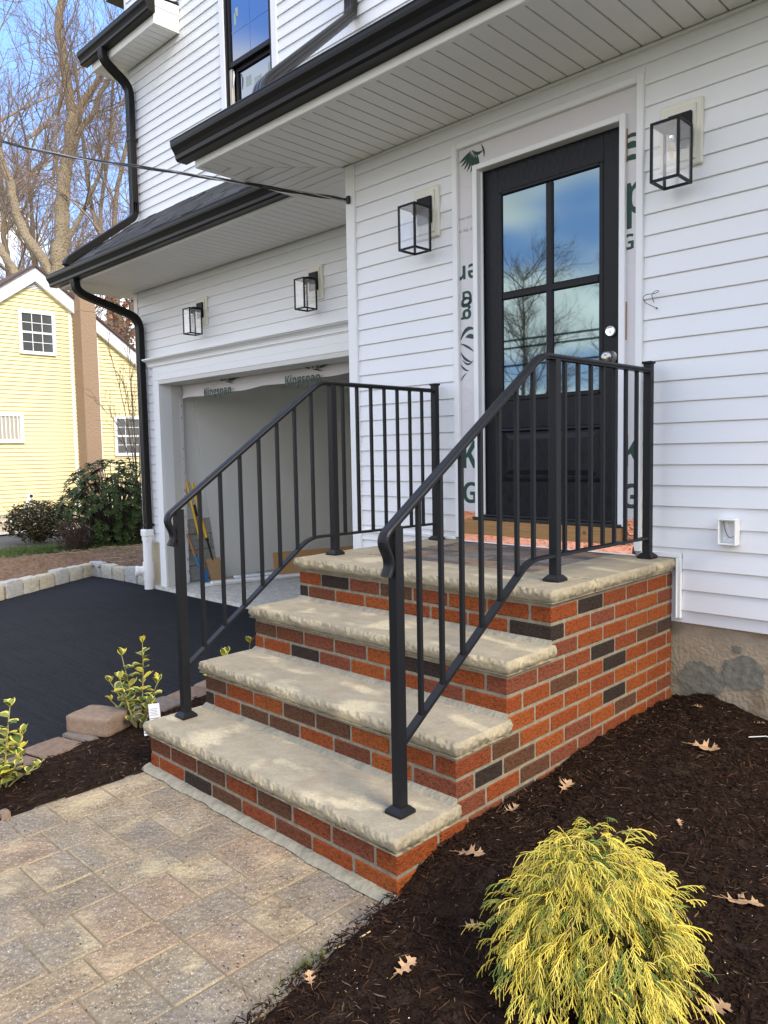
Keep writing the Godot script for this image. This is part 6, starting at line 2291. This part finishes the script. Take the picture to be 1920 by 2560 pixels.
func plants() -> void:
	rhododendron()
	small_shrub("azalea", Vector3(-14.9, 0.12, -2.75), Vector3(0.45, 0.44, 0.72), 5200, 0.055, Color(0.042, 0.06, 0.018), Color(0.10, 0.06, 0.025), "loose green and bronze shrub at the foot of the yellow house", 60)
	small_shrub("barberry", Vector3(-10.35, 0.18, -1.52), Vector3(0.30, 0.31, 0.29), 3600, 0.022, Color(0.050, 0.022, 0.013), Color(0.085, 0.035, 0.018), "small round rusty brown clipped shrub in front of the rhododendron", 40)
	# leafless shrub behind the rhododendron
	var T := thing("leafless_shrub", Vector3(-11.2, -0.1, -3.1), "tall leafless shrub of thin bent stems before the chimney", "shrub")
	var st := MB.new()
	for q in [[-11.0, 3.30, -2.55, 0.014], [-11.2, 3.5, -3.0, 0.017], [-11.3, 3.1, -3.3, 0.014], [-10.9, 2.7, -2.75, 0.012], [-11.4, 3.6, -3.15, 0.013], [-10.8, 2.2, -2.35, 0.010]]:
		var b := Vector3(-11.15 + rng.randf_range(-0.06, 0.06), -0.1, -3.05 + rng.randf_range(-0.06, 0.06))
		grow(st, b + Vector3(0, 0.0, 0), Vector3(0, 1, 0), 0.9, q[3] * 1.3, 0, 0.5)
		var tip := Vector3(q[0], q[1], q[2])
		var path := []
		var rr := []
		for k in 10:
			var t := k / 9.0
			path.append(b.lerp(Vector3(b.x, 1.9, b.z), t).lerp(Vector3(b.x, 1.9, b.z).lerp(tip, t), t))
			rr.append(lerpf(q[3], 0.004, t))
		st.col = Color(0.20, 0.13, 0.085)
		st.tube(path, rr, 5, false)
		for k in range(4, 10):
			for s in 2:
				grow(st, path[k], (path[k] - path[k - 1]).normalized() * 0.6 + Vector3(rng.randf_range(-1, 1), 0.5, rng.randf_range(-1, 1)).normalized() * 0.8, rng.randf_range(0.25, 0.55), 0.005, 1, 0.2)
	part("stems", st, M.twig, T)
	cypress()
	euonymus(Vector3(-2.17, -0.02, 1.72), [Vector3(-2.13, 0.425, 1.70), Vector3(-2.31, 0.33, 1.73), Vector3(-2.03, 0.22, 1.68), Vector3(-2.40, 0.17, 1.76), Vector3(-2.20, 0.24, 1.80), Vector3(-2.00, 0.13, 1.74), Vector3(-2.36, 0.08, 1.78), Vector3(-2.12, 0.20, 1.62)], "young yellow variegated shrub beside the raised edging block, with two tall shoots", 13)
	euonymus(Vector3(-1.93, -0.02, 2.50), [Vector3(-1.955, 0.305, 2.44), Vector3(-2.05, 0.24, 2.50), Vector3(-1.88, 0.19, 2.42), Vector3(-1.80, 0.12, 2.46), Vector3(-2.02, 0.15, 2.56), Vector3(-1.78, 0.06, 2.40), Vector3(-1.92, 0.18, 2.54), Vector3(-2.08, 0.12, 2.42), Vector3(-1.86, 0.10, 2.56)], "young yellow variegated shrub at the left picture edge", 15)
	euonymus(Vector3(-1.80, -0.02, 1.33), [Vector3(-1.75, 0.40, 1.28), Vector3(-1.77, 0.355, 1.43), Vector3(-1.86, 0.34, 1.36), Vector3(-1.80, 0.30, 1.50)], "young variegated shrub mostly hidden behind the third tread", 12)
	# plant tag
	var P := thing("plant_tag", Vector3(-2.0, -0.02, 1.735), "white printed plant tag hanging on the shrub by the lowest tread", "tag")
	var bs := Basis.from_euler(Vector3(-0.15, 0.75, 0.12))
	var mb := MB.new()
	mb.box(Vector3(-1.965, 0.085, 1.735), Vector3(0.058, 0.105, 0.0012), 0.0, bs)
	part("card", mb, M.white, P)
	mb = MB.new()
	mb.box(Vector3(-1.975, 0.005, 1.76), Vector3(0.06, 0.05, 0.0012), 0.0, Basis.from_euler(Vector3(-0.5, 0.7, 0.2)))
	part("card", mb, M.white, P)
	mb = MB.new()
	for k in 5:
		mb.box(Vector3(-1.965, 0.085, 1.735) + bs * Vector3(-0.004, 0.026 - k * 0.008, 0.0008), Vector3(0.040 - 0.006 * (k % 2), 0.0022, 0.0005), 0.0, bs)
	mb.box(Vector3(-1.965, 0.085, 1.735) + bs * Vector3(0, -0.022, 0.0008), Vector3(0.054, 0.004, 0.0005), 0.0, bs)
	part("print", mb, M.printgrey, P)
	# lawn grass and a tuft by the patio
	var blade_m := MB.new()
	for k in 5:
		var a := k * 1.3
		blade_m.col = Color.WHITE
		var b := Vector3(cos(a) * 0.12, 0, sin(a) * 0.12)
		var t := b + Vector3(cos(a * 2.0) * 0.3, 1.0, sin(a * 2.0) * 0.3)
		blade_m.tri_n(b - Vector3(0.05, 0, 0.03), b + Vector3(0.05, 0, 0.03), t, Vector3(0, 0.4, 1).normalized())
	var bm := blade_m.done()
	var xf := []
	var cl := []
	for i in 9000:
		var x := rng.randf_range(-14.4, -10.05)
		var z := rng.randf_range(-3.6, 1.4)
		xf.append(Transform3D(Basis.from_euler(Vector3(0, rng.randf() * TAU, 0)).scaled(Vector3(0.06, rng.randf_range(0.03, 0.07), 0.06)), Vector3(x, yard_y(x, z) + 0.01, z)))
		cl.append(Color(0.055, 0.105, 0.018).lerp(Color(0.14, 0.14, 0.04), rng.randf() * 0.5))
	tag(many("lawn_grass", bm, M.leafmatt, xf, cl), "short green lawn grass beside the soil bed", "grass")
	xf = []
	cl = []
	for i in 26:
		xf.append(Transform3D(Basis.from_euler(Vector3(0.3, rng.randf() * TAU, 0)).scaled(Vector3(0.022, rng.randf_range(0.02, 0.05), 0.022)), Vector3(0.035 + rng.randfn(0, 0.012), 0.005, 2.40 + rng.randfn(0, 0.045))))
		cl.append(Color(0.12, 0.15, 0.03) * rng.randf_range(0.7, 1.2))
	tag(many("grass_tuft", bm, M.leafmatt, xf, cl), "small tuft of grass at the patio edge by the mulch", "grass")

# ---------------------------------------------------------------- litter
func oak_leaf_mesh(sd: int, curl: float) -> ArrayMesh:
	var r := RandomNumberGenerator.new()
	r.seed = sd
	var half := [[0.0, 0.012], [0.16, 0.02], [0.20, 0.10], [0.17, 0.24], [0.27, 0.13], [0.36, 0.05], [0.43, 0.12], [0.42, 0.34], [0.50, 0.24], [0.55, 0.36], [0.58, 0.16], [0.64, 0.06], [0.71, 0.11], [0.74, 0.30], [0.80, 0.18], [0.86, 0.22], [0.87, 0.10], [0.94, 0.07], [1.0, 0.0]]
	var poly := PackedVector2Array()
	for q in half: poly.append(Vector2(q[0], q[1] * r.randf_range(0.85, 1.15)))
	half.reverse()
	for q in half:
		if q[1] > 0.0: poly.append(Vector2(q[0], -q[1] * r.randf_range(0.85, 1.15)))
	var t := Geometry2D.triangulate_polygon(poly)
	var mb := MB.new()
	var up := func(p: Vector2) -> Vector3:
		return Vector3(p.x - 0.5, curl * (p.y * p.y * 2.2 + 0.5 * (p.x - 0.5) * (p.x - 0.5)) + 0.03 * sin(p.x * 9.0 + sd) , p.y)
	for i in range(0, t.size(), 3):
		# split once so that the blade can curl
		var a := poly[t[i]]
		var b := poly[t[i + 1]]
		var c := poly[t[i + 2]]
		var ab := (a + b) * 0.5
		var bc := (b + c) * 0.5
		var ca := (c + a) * 0.5
		for q in [[a, ab, ca], [ab, b, bc], [ca, bc, c], [ab, bc, ca]]:
			var g := r.randf_range(0.85, 1.1)
			mb.col = Color(g, g, g)
			var A: Vector3 = up.call(q[0])
			var B: Vector3 = up.call(q[1])
			var C: Vector3 = up.call(q[2])
			var N := (C - A).cross(B - A).normalized()
			if N.y < 0: N = -N
			mb.tri_n(A, B, C, N)
	mb.col = Color(0.7, 0.6, 0.5)
	mb.tube([Vector3(-0.68, 0.02, 0.03), Vector3(-0.5, 0.006, 0), Vector3(0.4, 0.012 + curl * 0.08, 0)], [0.010, 0.012, 0.004], 4)
	return mb.done()

func litter() -> void:
	var spots := [
		[0.114, 1.772, 0.125, 0.3, 0.25, "tan oak leaf lying beside the lowest brick corner, points spread"],
		[0.119, 1.193, 0.105, 1.7, 0.8, "curled tan oak leaf near the middle of the brick flank"],
		[0.384, 0.564, 0.150, 0.1, 0.5, "curled brown oak leaf in the upper right of the mulch bed"],
		[0.080, 1.489, 0.075, 1.2, 1.2, "tightly curled leaf scrap against the second brick step"],
		[0.264, 2.245, 0.090, 1.4, 0.5, "pale oak leaf standing on mulch left of the cypress"],
		[0.824, 1.394, 0.140, 0.4, 0.4, "long tan oak leaf right of the cypress"],
		[0.920, 1.843, 0.105, 1.1, 0.3, "tan oak leaf at the bottom right beneath the cypress"],
		[0.290, 1.985, 0.075, 0.9, 0.5, "tan leaf half tucked under the left side of the cypress"],
		[0.526, 1.129, 0.045, 2.2, 1.0, "tiny curled leaf behind the cypress"],
		[0.211, 0.195, 0.050, 0.6, 0.8, "small leaf high on the mulch near the foundation"],
		[0.098, 2.434, 0.058, 2.6, 0.9, "crumpled leaf at the patio edge by the grass tuft"],
		[0.431, 0.060, 0.070, 0.2, 0.6, "leaf scrap against the foundation wall"],
		[0.930, 0.800, 0.080, 2.0, 0.6, "leaf at the right picture edge above the cypress"]]
	for i in spots.size():
		var q: Array = spots[i]
		var m := vcol(0.75)
		m.albedo_color = lin(0.46, 0.285, 0.15) if i % 3 else lin(0.38, 0.24, 0.13)
		var o := MeshInstance3D.new()
		o.name = numbered("oak_leaf")
		o.mesh = oak_leaf_mesh(i + 3, q[4])
		o.material_override = m
		add_child(o)
		o.transform = Transform3D(Basis.from_euler(Vector3(rng.randf_range(-0.15, 0.15), q[3], rng.randf_range(-0.2, 0.25))).scaled(Vector3.ONE * q[2] * 0.85), Vector3(q[0], mulch_y(q[0], q[1]) + 0.010, q[1]))
		tag(o, q[5], "leaf", "fallen oak leaves on the mulch")
	# straw stick on the patio edge
	var mb := MB.new()
	mb.tube([Vector3(0.035, 0.012, 2.29), Vector3(0.06, 0.020, 2.24), Vector3(0.077, 0.034, 2.19)], [0.0022, 0.0024, 0.0020], 6)
	whole("straw_stick", mb, M.straw, "pale broken straw at the corner of patio and mulch", "straw")
	mb = MB.new()
	mb.tube([Vector3(0.46, 0.155, 0.27), Vector3(0.52, 0.165, 0.24), Vector3(0.60, 0.16, 0.24)], [0.0022, 0.0022, 0.002], 6)
	whole("white_strip", mb, M.white, "thin white plastic strip on the mulch at the right edge", "strip")
	# pine needles and thin twigs
	mb = MB.new()
	for i in 230:
		var x := pow(rng.randf(), 1.1) * 1.35 + 0.02
		var z := rng.randf_range(0.0, 2.75)
		if i % 12 == 0:
			x = rng.randf_range(-2.4, -1.6)
			z = rng.randf_range(1.7, 2.7)
		var y := (mulch_y(x, z) if x > 0 else left_y(x, z)) + 0.010
		var an := rng.randf() * TAU
		var L := rng.randf_range(0.02, 0.075)
		var d := Vector3(cos(an), rng.randf_range(-0.05, 0.12), sin(an)) * L
		var g := rng.randf_range(0.4, 1.0)
		mb.col = Color(0.16, 0.085, 0.045) * g if i % 6 else Color(0.32, 0.23, 0.13) * g
		mb.tube([Vector3(x, y, z), Vector3(x, y + 0.004, z) + d * 0.5 + Vector3(rng.randf_range(-1, 1), 0, rng.randf_range(-1, 1)) * 0.006, Vector3(x, y, z) + d], [0.0010, 0.0011, 0.0007], 3, false)
	whole("pine_needles", mb, M.chip, "scattered brown pine needles and thin twigs on the mulch", "needles", "", "stuff")
	# white specks and crumbs of bark on the patio
	var cm := MB.new()
	cm.box(Vector3.ZERO, Vector3.ONE, 0.25)
	var xf := []
	var cl := []
	for i in 120:
		var x := rng.randf_range(0.02, 1.3)
		var z := rng.randf_range(0.0, 2.7)
		var y := mulch_y(x, z) + 0.008
		if i % 7 == 0:
			x = rng.randf_range(-2.3, -1.6)
			z = rng.randf_range(1.8, 2.7)
			y = left_y(x, z) + 0.008
		xf.append(Transform3D(Basis.from_euler(Vector3(rng.randf() * 6, rng.randf() * 6, 0)).scaled(Vector3(0.004, 0.003, 0.005) * rng.randf_range(0.25, 0.8)), Vector3(x, y, z)))
		cl.append(Color(0.62, 0.58, 0.50))
	tag(many("pale_specks", cm.done(), M.chip, xf, cl), "tiny pale specks of perlite and grit on the mulch", "grit")
	xf = []
	cl = []
	for i in 260:
		var e := rng.randf()
		var x := rng.randf_range(-1.5, 0.05)
		var z := rng.randf_range(2.02, 3.1)
		if e < 0.55:
			x = 0.05 - pow(rng.randf(), 2.2) * 0.45
		elif e < 0.75:
			x = -1.52 + pow(rng.randf(), 2.0) * 0.3
		xf.append(Transform3D(Basis.from_euler(Vector3(rng.randf() * 0.5, rng.randf() * 6, 0)).scaled(Vector3(rng.randf_range(0.002, 0.009), 0.0016, 0.0024)), Vector3(x, 0.0015, z)))
		cl.append(Color(0.035, 0.022, 0.015) * rng.randf_range(0.6, 1.6))
	tag(many("bark_crumbs", cm.done(), M.chip, xf, cl), "dark crumbs of bark strewn over the patio pavers", "crumbs")
	mb = MB.new()
	rough_block(mb, Vector3(0.05, 0.03, 0.035), 5, 0.006, 4)
	var s := whole("small_stone", mb, M.block[1], "small tan stone at the patio edge on the far left", "stone")
	s.position = Vector3(-1.545, 0.008, 2.625)
	# straw over the soil by the curb
	mb = MB.new()
	mb.col = Color(0.42, 0.32, 0.16)
	for i in 160:
		var x := rng.randf_range(-9.9, -8.0)
		var z := rng.randf_range(-2.3, -1.0)
		var y := yard_y(x, z) + 0.02
		var an := rng.randf() * TAU
		var d := Vector3(cos(an), 0.05, sin(an)) * rng.randf_range(0.05, 0.2)
		mb.tube([Vector3(x, y, z), Vector3(x, y, z) + d], [0.004, 0.003], 3, false)
	whole("loose_straw", mb, M.chip, "loose dry straw over the soil behind the curb", "straw", "", "stuff")
